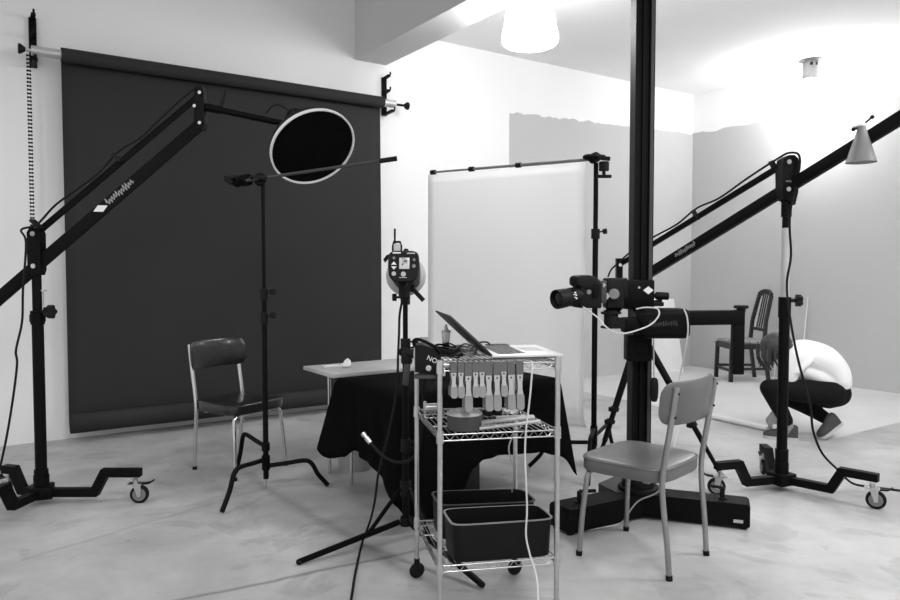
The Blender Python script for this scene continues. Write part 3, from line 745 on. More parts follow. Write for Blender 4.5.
# ================================================================== STUDIO FLASH ON ITS LIGHT STAND
c = V((-.205, 3.3, 0))
ztop = at(404, 298, 3.3).z
t = thing('light_stand', 'black tripod light stand with flat legs in front of the black-draped table', 'light stand', c)
zh = at(402, 521, 3.3).z; zj = at(402, 488, 3.3).z
feet = [fl(299, 565), fl(482, 588), V((.0, 3.52, 0))]
feet[2] = V((.02, 3.62, 0))
for f in feet:
    f = V(f); d = f - c; d.z = 0; d.normalize()
    p0 = c + d * .03 + V((0, 0, zh)); p1 = f + V((0, 0, .014))
    lg = MB().bar(p0, p1, .016, .022).build('leg', 'black', t)
    MB().ball(p1, .014, (1, 1, .9)).build('foot_tip', 'rubber', lg)
    MB().bar(c + d * .025 + V((0, 0, zj)), p0.lerp(p1, .33), .012, .016).build('brace', 'black', lg)
zk = [zh - .02, at(404, 405, 3.3).z, at(404, 340, 3.3).z, ztop]
MB().cyl(c + V((0, 0, zh - .02)), c + V((0, 0, zh + .02)), .026, n=18).build('lower_collar', 'blackm', t)
jc = MB().cyl(c + V((0, 0, zj - .035)), c + V((0, 0, zj + .035)), .026, n=18).build('brace_collar', 'blackm', t)
for k in range(3):
    MB().cyl(c + V((0, 0, zk[k])), c + V((0, 0, zk[k + 1])), .016 - .0022 * k, n=16).build('riser_tube', 'black', t)
for z in (at(404, 443, 3.3).z, at(404, 343, 3.3).z, ):
    cl = MB().cyl(c + V((0, 0, z - .04)), c + V((0, 0, z + .02)), .023, n=16).build('riser_collar', 'blackm', t)
    for dz in (.008, -.02):
        kb = MB(); knob(kb, c + V((.018, -.01, z + dz)), (1, -.3, 0), .013, .035); kb.build('collar_knob', 'blackm', cl)
# black clamp with spring handles gripping stand and cart
p = at(408, 356, 3.24)
t2 = thing('clamp_arm', 'black clamp gripping the flash stand beside the power pack', 'clamp', p)
MB().cyl(p + V((-.03, 0, .02)), p + V((.075, -.06, .01)), .02, n=16).box(p + V((-.005, 0, -.005)), (.05, .07, .06), None, .01).build('clamp_body', 'blackm', t2)
MB().bar(p + V((.0, -.02, -.02)), p + V((-.012, -.02, -.13)), .03, .022, (0, 1, 0), .005).bar(p + V((.05, -.03, -.02)), p + V((.035, -.03, -.11)), .02, .018, (0, 1, 0), .005).build('clamp_handle', 'dgrey', t2)
kb = MB(); knob(kb, p + V((.07, -.06, .01)), (1, -.6, 0), .022, .03); kb.build('clamp_knob', 'blackm', t2)
# flash head, its control panel towards us
hc = at(405, 270, 3.28)
t = thing('studio_flash', 'black studio flash head with pale display on the flat-legged stand', 'studio light', hc - V((0, 0, .07)))
up = V((0, .16, 1)).normalized(); fr = V((0, -1, .16)).normalized(); rt = V((1, 0, 0))
R3 = Matrix((rt, -fr, up)).transposed()
def panel(x, y, d=0.0): return hc + rt * x + up * y + fr * (.11 + d)
hs = MB()
pro = []
for i in range(28):
    a = 2 * PI * i / 28; e = 5; ca, sa = math.cos(a), math.sin(a)
    y = math.copysign(abs(sa) ** (2 / e), sa); x = math.copysign(abs(ca) ** (2 / e), ca) * (.069 if y > 0 else .069 - .018 * abs(y) ** 3)
    pro.append((x, y * .07))
rows = [[hc + rt * x * s + up * y * s + fr * d for x, y in pro] for s, d in ((.8, -.18), (.93, -.17), (.96, 0), (1, .09), (1, .102), (.95, .11))]
vs = hs.grid(rows, closed=True); hs.bm.faces.new(vs[0]); hs.bm.faces.new(vs[-1])
hb = hs.build('housing', 'blackm', t, 40)
lcd = MB().box(panel(.004, .012, .001), (.045, .003, .05), R3, .001).build('display', 'lcd', hb)
dm = MB()
for x, y, w, h_ in ((-.005, .012, .012, .003), (.006, .014, .014, .008), (.003, .004, .02, .003), (-.008, -.004, .006, .008), (-.004, .024, .018, .003)): dm.box(panel(.004 + x, .01 + y * .9, .003), (w, .001, h_), R3)
dm.build('display_digits', 'dgrey', lcd)
for x, y, r in ((-.042, .036, .006), (-.042, -.034, .0095), (.0, -.036, .011), (.047, .028, .006), (.046, -.0, .008)):
    MB().cyl(panel(x, y, 0), panel(x, y, .004), r, n=16).build('button', 'ltgrey' if y < 0 else 'grey', hb)
for y, s in ((.012, 1), (-.008, -1)):
    MB().prism([(-.012, -.006 * s), (.012, -.006 * s), (0, .008 * s)], panel(-.042, y, 0), rt, up, fr * .004).build('arrow_button', 'mark', hb)
MB().box(panel(-.03, .059, .0005), (.036, .001, .006), R3).build('brand_strip', 'mark', hb)
MB().box(panel(.033, .057, .0005), (.036, .001, .005), R3).build('model_strip', 'ltgrey', hb)
MB().box(panel(-.002, -.051, .0005), (.034, .001, .003), R3).build('socket_strip', 'ltgrey', hb)
MB().prism([(-.07, .05), (-.058, .066), (-.08, .058), (-.094, .038), (-.088, .028)], hc + fr * .06, rt, up, -fr * .03).build('carry_handle', 'black', t)
rc0 = hc - fr * .16; rax = at(406, 276, 3.62) - rc0; rl_ = rax.length
rb = MB(); rb.lathe([(.06, -.02), (.068, 0), (.075, rl_ * .3), (.098, rl_), (.1, rl_ + .005), (.096, rl_), (.07, rl_ * .3)], rc0, rax, 40)
rb.build('reflector', 'ltgrey', t)
ab = MB().tube([panel(-.05, .075, -.05), panel(-.05, .10, -.05), panel(-.047, .118, -.05), panel(-.02, .118, -.05), panel(-.015, .10, -.05), panel(-.015, .075, -.05)], .006, 8)
ab.build('trigger_bracket', 'blackm', t); MB().box(panel(-.032, .088, -.05), (.03, .02, .04), R3, .002).build('radio_trigger', 'ltgrey', t)
MB().cyl(panel(-.043, .10, -.05), panel(-.043, .178, -.05), .0045, n=8).build('antenna', 'black', t)
MB().ball(panel(.008, .08, -.05), .01, (1.2, 1, .8)).build('umbrella_knob', 'blackm', t)
yk = MB().box(hc - up * .098 + fr * .02, (.05, .05, .07), R3, .006).cyl(V((c.x, c.y, ztop - .03)), V((c.x, c.y, hc.z - .1)), .022, n=16).build('tilt_bracket', 'blackm', t)
MB().bar(hc - up * .085 + rt * .035, hc - up * .14 + rt * .085, .016, .018).cyl(hc - up * .085 + rt * .02, hc - up * .085 + rt * .045, .016, n=12).build('tilt_lever', 'blackm', yk)
kb = MB(); knob(kb, hc - up * .125 - rt * .02, (-1, -.2, 0), .015, .03); kb.build('tilt_knob', 'blackm', yk)
pts = [hc - up * .07 + fr * .1 + rt * .02, hc - up * .1 + fr * .11 + rt * .01, at(400, 312, 3.22), at(399, 335, 3.22), at(398, 358, 3.22), at(397.5, 378, 3.22), at(395, 400, 3.22), at(388, 435, 3.22), at(379, 470, 3.2), at(375, 500, 3.2), at(371, 518, 3.18)]
p = fl(362, 545); p.z = .008; pts += [at(367, 530, 3.2), p, fl(356, 572) + V((0, 0, .008)), fl(353, 590) + V((0, 0, .008)), fl(349, 620) + V((0, 0, .008)), fl(345, 680) + V((0, 0, .008))]
solo(MB().tube(catmull(pts, 6), .0055, 8), 'power_cable', 'rubber', 'black cable dropping from the flash head to the floor', 'cable')
# loose cable with a metal plug, looped below the cart
pts = catmull([at(369, 441, 3.15), at(374, 447, 3.14), at(383, 456, 3.12), at(395, 462, 3.1), at(408, 461, 3.08), at(417, 452, 3.06), at(421, 436, 3.05), at(423, 410, 3.04), at(424, 385, 3.02), at(427, 372, 2.98)], 6)
t = thing('sync_cable', 'dark cable with a silver plug looping out beside the wire cart', 'cable', at(400, 462, 3.1))
MB().tube(pts, .007, 8).build('cable_run', 'rubber', t)
d = (pts[0] - pts[4]).normalized()
MB().cyl(pts[0] - d * .01, pts[0] + d * .02, .011, n=14).cyl(pts[0] + d * .02, pts[0] + d * .03, .008, n=14).cyl(pts[0] + d * .03, pts[0] + d * .045, .011, n=14).build('plug', 'zinc', t, label='silver plug')

# ================================================================== WIRE CART
FL_ = fl(417, 578); ZM = at(417, 413, FL_.y).z + .015
NL, NRt, FR = fl(440, 435, ZM), fl(557.5, 430, ZM), fl(515.5, 408, ZM)
ZT1, ZL = at(440, 365, NL.y).z, at(440, 566.5, NL.y).z
NL.z = NRt.z = FR.z = 0
AX = (NRt - NL).normalized(); BX = (FL_ - NL).normalized(); CW = (NRt - NL).length; CD = (FL_ - NL).length
cart_c = (NL + NRt + FL_ + FR) / 4
t = thing('wire_cart', 'chrome wire shelf cart holding the laptop and black bins', 'cart', cart_c)
def cw(a, b, z): return NL + (NRt - NL) * a + (FL_ - NL) * b + ((FR - FL_) - (NRt - NL)) * (a * b) + V((0, 0, z))
for a in (0, 1):
    for b in (0, 1):
        f = cw(a, b, 0)
        po = MB().cyl(f + V((0, 0, .08)), f + V((0, 0, ZT1 + .015)), .0095, n=14).cyl(f + V((0, 0, ZT1 + .012)), f + V((0, 0, ZT1 + .018)), .0105, n=14).build('post', 'zinc', t)
        w = MB().lathe([(0, -.016), (.016, -.015), (.027, -.010), (.0335, 0), (.027, .010), (.016, .015), (0, .016)], f + V((0, 0, .0335)), (.35, -1, 0), 24).build('caster_wheel', 'rubber', po)
        MB().cyl(f + V((0, 0, .06)), f + V((0, 0, .085)), .012, n=12).box(f + V((0, 0, .05)), (.028, .03, .03), None, .004).build('caster_stem', 'blackm', po)
def wire_shelf(z, n_sl):
    mb = MB(); r = .0028
    corners = [(0, 0), (1, 0), (1, 1), (0, 1)]
    ins = .03
    for (a0, b0), (a1, b1) in zip(corners, corners[1:] + corners[:1]):
        for dz in (0, -.022):
            mb.cyl(cw(a0, b0, z + dz), cw(a1, b1, z + dz), r, n=8)
        nz = 11; zz = []
        for k in range(nz * 2 + 1):
            f = .04 + .92 * k / (nz * 2); zz.append(cw(a0 + (a1 - a0) * f, b0 + (b1 - b0) * f, z - (.022 if k % 2 else 0)))
        mb.tube(zz, .002, 6)
    for k in range(n_sl):
        f = (k + 1) / (n_sl + 1); mb.cyl(cw(f, 0, z), cw(f, 1, z), .0018, n=6)
    for b in (.33, .67): mb.cyl(cw(0, b, z - .004), cw(1, b, z - .004), .003, n=6)
    o = mb.build('wire_shelf', 'zinc', t, 60)
    for a, b in corners: MB().cyl(cw(a, b, z - .03), cw(a, b, z + .012), .0135, .0125, n=16).build('corner_collar', 'zinc', o)
for z in (ZT1 - .0, ZM, ZL): wire_shelf(z, 20)
# bins
def bin_(a0, a1, b0, b1, z, h, label):
    t = thing('storage_bin', label, 'bin', cw((a0 + a1) / 2, (b0 + b1) / 2, z), group='black plastic bins on the lowest shelf')
    def ring(s, zz, r=.12):
        out = []
        for i in range(32):
            an = 2 * PI * i / 32; e = 7; ca, sa = math.cos(an), math.sin(an)
            x = math.copysign(abs(ca) ** (2 / e), ca) * s; y = math.copysign(abs(sa) ** (2 / e), sa) * (s if s <= 1 else s)
            out.append(cw((a0 + a1) / 2 + (a1 - a0) / 2 * x, (b0 + b1) / 2 + (b1 - b0) / 2 * y, zz))
        return out
    rows = [ring(.02, z + .002), ring(.93, z + .002), ring(.95, z + .006), ring(.985, z + h), ring(.96, z + h), ring(.91, z + .012), ring(.02, z + .01)]
    mb = MB(); vs = mb.grid(rows, closed=True); o = mb.build('bin_body', 'blackm', t, 50)
    rows = [ring(.975, z + h - .004), ring(1.008, z + h - .004), ring(1.012, z + h), ring(1.0, z + h + .002), ring(.97, z + h + .001), ring(.975, z + h - .004)]
    mb = MB(); mb.grid(rows, closed=True); mb.build('bin_rim', 'grey' if 'nearer' in label else 'dgrey', o, 50)  # nearer rim's lighter grey paints in its thin edge highlight
bin_(.10, .985, .0, .385, ZL + .003, .142, 'black plastic bin on the lowest cart shelf, the nearer of two, highlight coloured into the rim')
bin_(.10, 1.02, .47, .86, ZL + .003, .142, 'black plastic bin on the lowest cart shelf, tucked behind the other bin')

# ---- spring clamps along the top rail
zr = ZT1
def clamp(size, label, a):
    L = .165 if size == 'long' else .115; w = .0136 if size == 'long' else .0116
    base = cw(a, 0, zr)
    t = thing('spring_clamp', label, 'clamp', base - V((0, 0, L)), math.atan2(AX.y, AX.x), 'spring clamps along the cart rail')
    X = lambda x, y, z: W[t] @ V((x, y, z + L))
    for sg in (-1, 1):
        th = .0025; y0 = .008 * sg; sp = .022 * sg
        def yy(z):                       # the arms cross the rail together and spread below
            f = min(1, max(0, -z / L)); return y0 + (sp - y0) * f ** 1.3
        def strip(pts, mname, nm, par, thick):
            mb = MB(); rows = []
            for z, hw in pts: rows.append([X(-hw, yy(z) - thick, z), X(hw, yy(z) - thick, z), X(hw, yy(z) + thick, z), X(-hw, yy(z) + thick, z)])
            vs = mb.grid(rows, closed=True); mb.bm.faces.new(vs[0]); mb.bm.faces.new(vs[-1]); return mb.build(nm, mname, par)
        m = [(.0, w * .85), (-.3 * L, w * .8), (-.42 * L, w * .62), (-.55 * L, w * .6), (-.68 * L, w * .85), (-.75 * L, w * .85)]
        arm = strip(m, 'zinc', 'clamp_arm', t, th)
        strip([(.008, w * .9), (.0, w), (-.2 * L, w), (-.24 * L, w * .9)], 'dpad', 'jaw_pad', arm, .005)
        k = [(-.66 * L, w * .9), (-.72 * L, w * 1.03), (-.93 * L, w * 1.03), (-.98 * L, w * .8), (-L, w * .45)]
        strip(k, 'dgrip', 'grip_sleeve', arm, .006)
        if sg < 0: MB().cyl(X(0, yy(-.3 * L) - .004, -.3 * L), X(0, yy(-.3 * L) - .001, -.3 * L), .0032, n=10).build('rivet_hole', 'blackm', arm)
    MB().cyl(X(-w * .6, .0, -.36 * L), X(w * .6, 0, -.36 * L), .006, n=10).build('coil_spring', 'zinc', t)
xs = [(453, 's'), (460.2, 's'), (467.6, 'l'), (474.8, 's'), (481.2, 's'), (488, 'l'), (496.2, 'l'), (503, 's'), (510.2, 'l'), (519, 'l')]
ordn = ['tenth', 'ninth', 'eighth', 'seventh', 'sixth', 'fifth', 'fourth', 'third', 'second', 'first']
for (u, k), od in zip(xs, ordn):
    d = ray(u, 365); # where the sight line meets the front rail
    nrm = V((-AX.y, AX.x, 0)); kk = NL.dot(nrm) / d.dot(nrm); p = d * kk
    a = (p - NL).dot(AX) / CW
    clamp('long' if k == 'l' else 'short', ('long' if k == 'l' else 'short') + ' grey spring clamp on the cart rail, %s counted from the white cable' % od, a)

# ---- laptop
hz = ZT1 + .006
h0 = at(493, 358, 2.60); h0.z = hz
def ltp(x, y, z): return cw(.45, .0, 0) * 0 + LO + LX * x + LY * y + V((0, 0, z))
LX = V((.985, .17, 0)).normalized(); LY = V((-.17, .985, 0)).normalized()
LO = at(492, 357, 2.62); LO.z = hz
t = thing('laptop', 'open silver laptop on top of the wire cart, screen seen edge-on', 'laptop', LO + LX * .12 + LY * .16)
def lbox(x0, x1, y0, y1, z0, z1, bev=.002): return MB().box(LO + LX * (x0 + x1) / 2 + LY * (y0 + y1) / 2 + V((0, 0, (z0 + z1) / 2)), (x1 - x0, y1 - y0, z1 - z0), rotz(math.atan2(LX.y, LX.x)), bev)
lb = lbox(0, .272, 0, .34, .004, .017, .004).build('base', 'laptop', t)
kb_ = lbox(.03, .14, .03, .31, .0168, .0174, .0002).build('keyboard_well', 'grey', lb)
kk = MB()
for i in range(5):
    for j in range(13):
        kk.box(LO + LX * (.041 + i * .0215) + LY * (.042 + j * .0213) + V((0, 0, .0185)), (.0175, .0175, .002), rotz(math.atan2(LX.y, LX.x)))
kk.build('keys', 'key', kb_)['kind'] = 'stuff'
lbox(.155, .235, .11, .23, .0168, .0174, .0002).build('trackpad', 'ltgrey', lb)
MB().box(LO + LX * .128 + LY * -.0005 + V((0, 0, .005)), (.25, .002, .004), rotz(math.atan2(LX.y, LX.x))).build('base_underside', 'dgrey', lb)
a = R(137); SX = LX * math.cos(a) + V((0, 0, 1)) * math.sin(a); SN = LX * math.sin(a) - V((0, 0, 1)) * math.cos(a)
scr = MB(); Rm = Matrix((SX, LY, SX.cross(LY))).transposed()
s0 = LO + V((0, 0, .016))
ls = scr.box(s0 + SX * .107 + LY * .17, (.214, .34, .007), Rm, .002).build('screen_lid', 'dgrey', t)
scr = MB().box(s0 + SX * .109 + LY * .17 + SN * .0045, (.185, .32, .001), Rm).build('display_glass', 'lens', ls)
MB().cyl(s0 + LY * .04, s0 + LY * .3, .006, n=12).build('hinge', 'dgrey', t)

# ---- things on the top shelf
def top(u, v, z=ZT1 + .006): return fl(u, v, z)
p = cw(.23, .62, ZT1 + .004)
mb = MB().box(p + V((0, 0, .012)), (.10, .14, .022), rotz(.25), .003)
solo(mb, 'hard_drive', 'dgrey', 'small dark hard drive lying behind the laptop screen', 'hard drive')
p = cw(.78, .9, ZT1 + .003)
mb = MB().box(p + V((0, 0, .012)), (.09, .06, .022), rotz(.2), .003)
solo(mb, 'card_reader', 'blackm', 'small black card reader behind the laptop base', 'card reader')
pts = catmull([cw(.5, .95, ZT1 + .015), cw(.58, .95, ZT1 + .03), cw(.68, .93, ZT1 + .035), cw(.72, .9, ZT1 + .02), cw(.75, .9, ZT1 + .014)], 5)
solo(MB().tube(pts, .0035, 6), 'usb_cable', 'rubber', 'short black lead curving behind the laptop to the card reader', 'cable')
p = at(446, 351, 2.9); p.z = ZT1 + .004
t = thing('plastic_cup', 'small clear plastic bottle with pointed lid on the cart beside the laptop', 'cup', p)
MB().lathe([(0, 0), (.013, 0), (.014, .03), (.014, .035), (.0135, .038)], p, (0, 0, 1), 20).build('base', 'dgrey', t)
MB().lathe([(.0145, .036), (.017, .075), (.018, .077), (.018, .083), (.016, .083), (.0135, .04)], p, (0, 0, 1), 24).build('body', 'glassy', t)
MB().lathe([(.019, .08), (.018, .087), (.009, .09), (.004, .11), (.0, .112)], p, (0, 0, 1), 20).build('cap', 'ltgrey', t)
# small tumbler
p = cw(.06, .94, ZT1 + .004)
solo(MB().lathe([(0, 0), (.015, 0), (.018, .052), (.0168, .052), (.014, .003), (0, .003)], p, (0, 0, 1), 24), 'tumbler', 'ltgrey', 'small pale plastic tumbler at the back corner of the cart top', 'cup')
# cables coiled on the shelf
for i, (lab, a0, r0_, m_, nm) in enumerate((('black cable coiled on the cart top between power pack and laptop', .13, .06, 'rubber', 'coiled_cable'), ('grey cable coiled on the cart top under the laptop screen', .31, .038, 'grey', 'coiled_cable'))):
    pts = []
    for k in range(64):
        an = k * .42; rr_ = r0_ * (1 + .12 * math.sin(k * .7)); q = cw(a0, .33, ZT1 + .012 + .0006 * k + .006 * math.sin(k * 1.3 + i) + i * .004)
        pts.append(q + V((rr_ * math.cos(an) * 1.0, rr_ * math.sin(an) * 1.4, 0)))
    solo(MB().tube(catmull(pts, 3), .0035, 6), nm, m_, lab, 'cable')
pts = catmull([at(424, 356, 2.75), at(429, 350, 2.78), at(436, 345, 2.82), at(443, 345, 2.88), at(448, 349, 2.9), at(447, 353, 2.88)], 6)
solo(MB().tube(pts, .004, 8), 'looped_lead', 'rubber', 'black lead arching from the power pack to the clear bottle', 'cable')
# black power pack hung on the cart's corner
t = thing('power_pack', 'black battery pack with grey knob and small white letters at the cart corner', 'battery pack', at(427, 372, 2.58))
bc = at(427.5, 359, 2.56)
o = MB().prism([(-.045, -.045), (.032, -.052), (.048, -.03), (.045, .005), (.02, .035), (-.02, .052), (-.045, .05)], bc, (1, 0, .06), (0, 0, 1), (0, .10, 0)).build('case', 'blackm', t)
MB().cyl(bc + V((.004, .0, -.032)), bc + V((.004, -.014, -.032)), .010, n=18, ch=.002).build('dial', 'ltgrey', o)
lettering('NO', .024, bc + V((.016, -.001, -.002)), (1, 0, -.45), (.45, 0, 1), 'mark', o)
MB().tube(catmull([bc + V((-.045, .02, .04)), bc + V((-.05, .02, .062)), bc + V((-.03, .02, .068)), bc + V((.02, .02, .045)), bc + V((.048, .02, .018))], 5), .006, 8).build('carry_strap', 'black', t)
MB().box(bc + V((-.004, .0, -.062)), (.085, .05, .012), None, .003).build('mounting_plate', 'dgrey', t)
p = at(441, 372, 2.585)
solo(MB().box(p, (.03, .012, .03), rotz(.2), .003), 'cable_tag', 'white', 'small white tag at the cart corner beside the battery pack', 'tag')
# white cable from the laptop to the floor
pts = catmull([LO + LX * .13 + LY * .0 + V((0, -.01, -.01)), at(532, 363, 2.575), at(531, 385, 2.56), at(529, 405, 2.56), at(526, 430, 2.56), at(525, 455, 2.56), at(526, 480, 2.55), at(527, 510, 2.55), at(526, 535, 2.54), at(530, 555, 2.52), at(536, 575, 2.48), at(538, 600, 2.42), at(536, 650, 2.3)] + [V((.28, 2.1, .05)), V((.3, 1.9, .006))], 6)
solo(MB().tube(pts, .0034, 8), 'laptop_cable', 'cream', 'thin white cable hanging from the laptop down past the bins', 'cable')
pts = catmull([cw(.72, .1, ZM + .01), at(511, 440, 2.7), at(509, 452, 2.72), at(514, 470, 2.8), at(512, 492, 2.9)], 6)
solo(MB().tube(pts, .003, 8), 'thin_lead', 'ltgrey', 'thin grey lead hanging off the middle cart shelf', 'cable')
# ---- things on the middle shelf
p = cw(.24, .14, ZM + .003)
t = thing('round_tin', 'dark round case with pale lid on the middle cart shelf under the clamps', 'tin', p)
MB().lathe([(0, 0), (.058, 0), (.062, .004), (.064, .05), (.062, .056), (0, .056)], p, (0, 0, 1), 36).build('body', 'dgrey', t)
MB().lathe([(0, .058), (.05, .06), (.066, .056), (.066, .06), (.056, .068), (.02, .073), (0, .073)], p, (0, 0, 1), 36).build('lid', 'ltgrey', t, normals=True)
def rod(a0, b0, a1, b1, r, dz, m, label, nm='metal_rod'):
    A, B = cw(a0, b0, ZM + dz), cw(a1, b1, ZM + dz + .006)
    solo(MB().cyl(A, B, r, n=14, ch=r * .3), nm, m, label, 'rod', 'rods on the middle cart shelf')
rod(.34, .05, .92, .18, .0075, .012, 'alu', 'shiny metal rod lying along the front of the middle cart shelf')
rod(.40, .25, .93, .34, .0085, .013, 'alu', 'thicker metal rod lying behind the shiny one on the middle cart shelf')
rod(.62, .46, .95, .40, .006, .011, 'ltgrey', 'short pale rod at the back of the middle cart shelf')
p = cw(.8, .62, ZM + .004)
mb = MB()
for k in range(5):
    an = k * 1.25; mb.bar(p + V((0, 0, .012)), p + V((.03 * math.cos(an), .03 * math.sin(an), .016 + .01 * (k % 2))), .012, .01)
solo(mb, 'clip_adapter', 'white', 'small white plastic adapter on the middle cart shelf by the rods', 'adapter')
p = cw(.56, .6, ZM + .004)
mb = MB(); 
for k in range(4): mb.box(p + V((-.05 + k * .035, .01 * (k % 2), .014)), (.04, .03, .022), rotz(k * .5), .004)
solo(mb, 'tool_pouch', 'blackm', 'dark tool pouch at the back of the middle cart shelf', 'pouch')
p = cw(.04, .8, ZM + .004)
solo(MB().cyl(p + V((0, 0, .02)), p + AX * .06 + V((0, 0, .02)), .018, n=18, ch=.004), 'tape_roll', 'zinc', 'shiny small tin lying at the back corner of the middle cart shelf', 'tin')
p = at(425, 412, 2.98)
solo(MB().cyl(p, p + V((0, 0, .045)), .007, n=12, ch=.002).cyl(p - V((0, 0, .04)), p, .005, n=10), 'cable_plug', 'alu', 'small silver plug hanging at the back corner of the cart', 'plug')

# ================================================================== CAMERA STAND
mc = fl(638, 486, .15); mc.z = 0
t = thing('camera_stand', 'tall black camera stand with heavy column, weighted feet and side arm', 'camera stand', mc)
def foot_arm(end, w, h, name, lab=None):
    e = V(end); d = e - mc; d.z = 0; L = d.length; d.normalize(); s = V((-d.y, d.x, 0))
    prof = [(0, 0.012), (L - .01, .012), (L, .02), (L, h - .012), (L - .012, h), (0, h)]
    o = MB().prism(prof, mc - s * w / 2, d, V((0, 0, 1)), s * w).build(name, 'black', t, 20)
    for k in (-1, 1): MB().cyl(e - d * .03 + s * k * (w / 2 - .025), e - d * .03 + s * k * (w / 2 - .025) + V((0, 0, .014)), .018, n=12).build('rubber_foot', 'rubber', o)
    q = e - d * .13 + V((0, 0, h))
    lv = MB().cyl(q, q + V((0, 0, .055)), .012, n=12).cyl(q, q + V((0, 0, .006)), .025, n=14).bar(q + V((0, 0, .055)), q + V((.0, 0, .055)) + (V((.085, .01, 0)) if e.x < 1 else V((-.06, -.01, .012))), .016, .014).build('levelling_lever', 'blackm', o)
    return o, d, s, e
o1, d, s, e = foot_arm((fl(569, 536) + fl(549, 503, .13)) * .5 * 1 - V((0, 0, .065)), .15, .13, 'foot_beam')
o2, d, s, e = foot_arm((fl(747, 531) + fl(752, 497, .13)) * .5 - V((0, 0, .065)), .14, .13, 'foot_beam')
sd_ = s if s.y < 0 else -s
MB().box(e - d * .055 + sd_ * .0705 + V((0, 0, .042)), (.045, .002, .016), rotz(math.atan2(d.y, d.x)), .0005).build('maker_plate', 'ltgrey', o2)
o3 = MB().prism([(-.19, .1), (-.13, -.06), (.14, -.06), (.12, .16), (-.05, .26)], mc + V((0, 0, .02)), (1, 0, 0), (0, 1, 0), (0, 0, .115)).build('base_plate', 'dgrey', t)
MB().cyl(mc + V((0, 0, .13)), mc + V((0, 0, .155)), .105, n=32, ch=.004).cyl(mc + V((0, 0, .15)), mc + V((0, 0, .19)), .085, n=32, ch=.004).build('turntable', 'blackm', t)
# column: grooved box section with a toothed strip on its right edge
wx, wy = .05, .055
prof = [(-wx, -wy), (-.03, -wy), (-.027, -wy + .012), (-.015, -wy + .012), (-.012, -wy), (.006, -wy), (.009, -wy + .012), (.021, -wy + .012), (.024, -wy), (wx, -wy), (wx, wy), (-wx, wy)]
m_ = MB().prism(prof, mc + V((0, 0, .16)), (1, 0, 0), (0, 1, 0), (0, 0, 3.1)).build('mast', 'black', t, 20)
rk = MB(); 
for k in range(150): rk.box(mc + V((.037, -wy - .002, .25 + k * .02)), (.014, .004, .012))
rk.box(mc + V((.037, -wy - .0005, 1.7)), (.016, .002, 3.0))
rk.build('gear_rack', 'dgrey', m_)['kind'] = 'stuff'
dY = mc.y - 4.0
_at = at
def at(u, v, Y): return _at(u, v, Y + dY)
# carriage on the column
z0, z1 = at(640, 361, 3.9).z, at(640, 280, 3.9).z
cx0, cx1 = at(623.5, 300, 3.9).x, at(653.5, 300, 3.9).x
cg = MB().box(V(((cx0 + cx1) / 2, mc.y - .0375, (z1 + at(0, 309, 3.9).z) / 2)), (cx1 - cx0, .165, z1 - at(0, 309, 3.9).z), None, .006).build('carriage', 'black', t)
MB().box(V(((cx0 + cx1) / 2 + .006, mc.y - .07, (z0 + at(0, 335, 3.9).z) / 2)), (cx1 - cx0 - .03, .10, at(0, 335, 3.9).z - z0), None, .006).build('carriage_lower_block', 'black', t)
MB().cyl(V((at(640, 347, 3.9).x, mc.y - .105, at(640, 347, 3.9).z)), V((at(640, 347, 3.9).x, mc.y - .125, at(640, 347, 3.9).z)), .035, n=24, ch=.004).build('cover_disc', 'black', t)
fy = mc.y - .12
def cf(u, v, Y=3.88): return at(u, v, Y)
dmd = cf(648.3, 290.3, 3.88)
MB().prism([(-.026, 0), (0, -.0205), (.026, 0), (0, .0205)], V((dmd.x, fy - .001, dmd.z)), (1, 0, 0), (0, 0, 1), (0, -.0015, 0)).build('diamond_mark', 'mark', cg)
s_ = cf(639, 287.5, 3.88); MB().cyl(V((s_.x, fy, s_.z)), V((s_.x, fy - .004, s_.z)), .006, n=12).build('screw', 'zinc', cg)
a = cf(653, 295.5, 3.93); MB().cyl(a, a + V((.025, 0, 0)), .01, n=12).cyl(a + V((.01, 0, 0)), a + V((.078, -.02, -.003)), .020, n=18, ch=.006).build('crank_handle', 'blackm', cg)
a = cf(653, 304, 3.93); MB().box(a + V((.02, 0, .0)), (.06, .05, .022), None, .004).cyl(a + V((0, 0, .01)), a + V((.045, 0, .02)), .008, n=10).build('brake_lever', 'blackm', cg)
# cross arm and its sleeve
Ya = 3.82
Yw = 3.82 + dY
za = at(700, 318, Ya).z
sl = MB()
e0, e1 = at(637, 323.5, Ya).x, at(687, 323.5, Ya).x; zs = at(660, 323, Ya).z
sl.box(V(((e0 + e1) / 2, Yw, zs)), (e1 - e0, .15, .148), None, .03, 4)
so = sl.build('arm_sleeve', 'black', t)
scribble(V((at(659, 322, Ya).x, Yw - .0757, zs)), (1, 0, .05), (0, 0, 1), .14, .035, 'dgrey', so, 6, .0016)
MB().box(V((at(632, 325, Ya).x, Yw, at(632, 325, Ya).z)), (.09, .11, .075), None, .006).box(V((at(645, 316, Ya).x, Yw - .01, at(645, 316, Ya).z)), (.10, .12, .05), None, .006).build('arm_clamp', 'black', t)
ap = MB().bar(V((e1 - .05, Yw, za)), V((at(742, 317, Ya).x, Yw, at(742, 317, Ya).z)), .07, .072, bevel=.008).build('cross_arm', 'black', t)
a0 = at(738, 311, Ya); a1 = at(738, 374, Ya)
MB().bar(V((a0.x, Yw, a0.z)), V((a0.x, Yw, a1.z)), .052, .055, (0, 1, 0), .004).build('arm_end_post', 'black', t)
k = at(741, 312, Ya); MB().cyl(k, k + V((0, 0, .02)), .022, n=18).cyl(k + V((0, 0, .018)), k + V((0, 0, .034)), .036, n=22, ch=.004).build('end_knob', 'blackm', t)
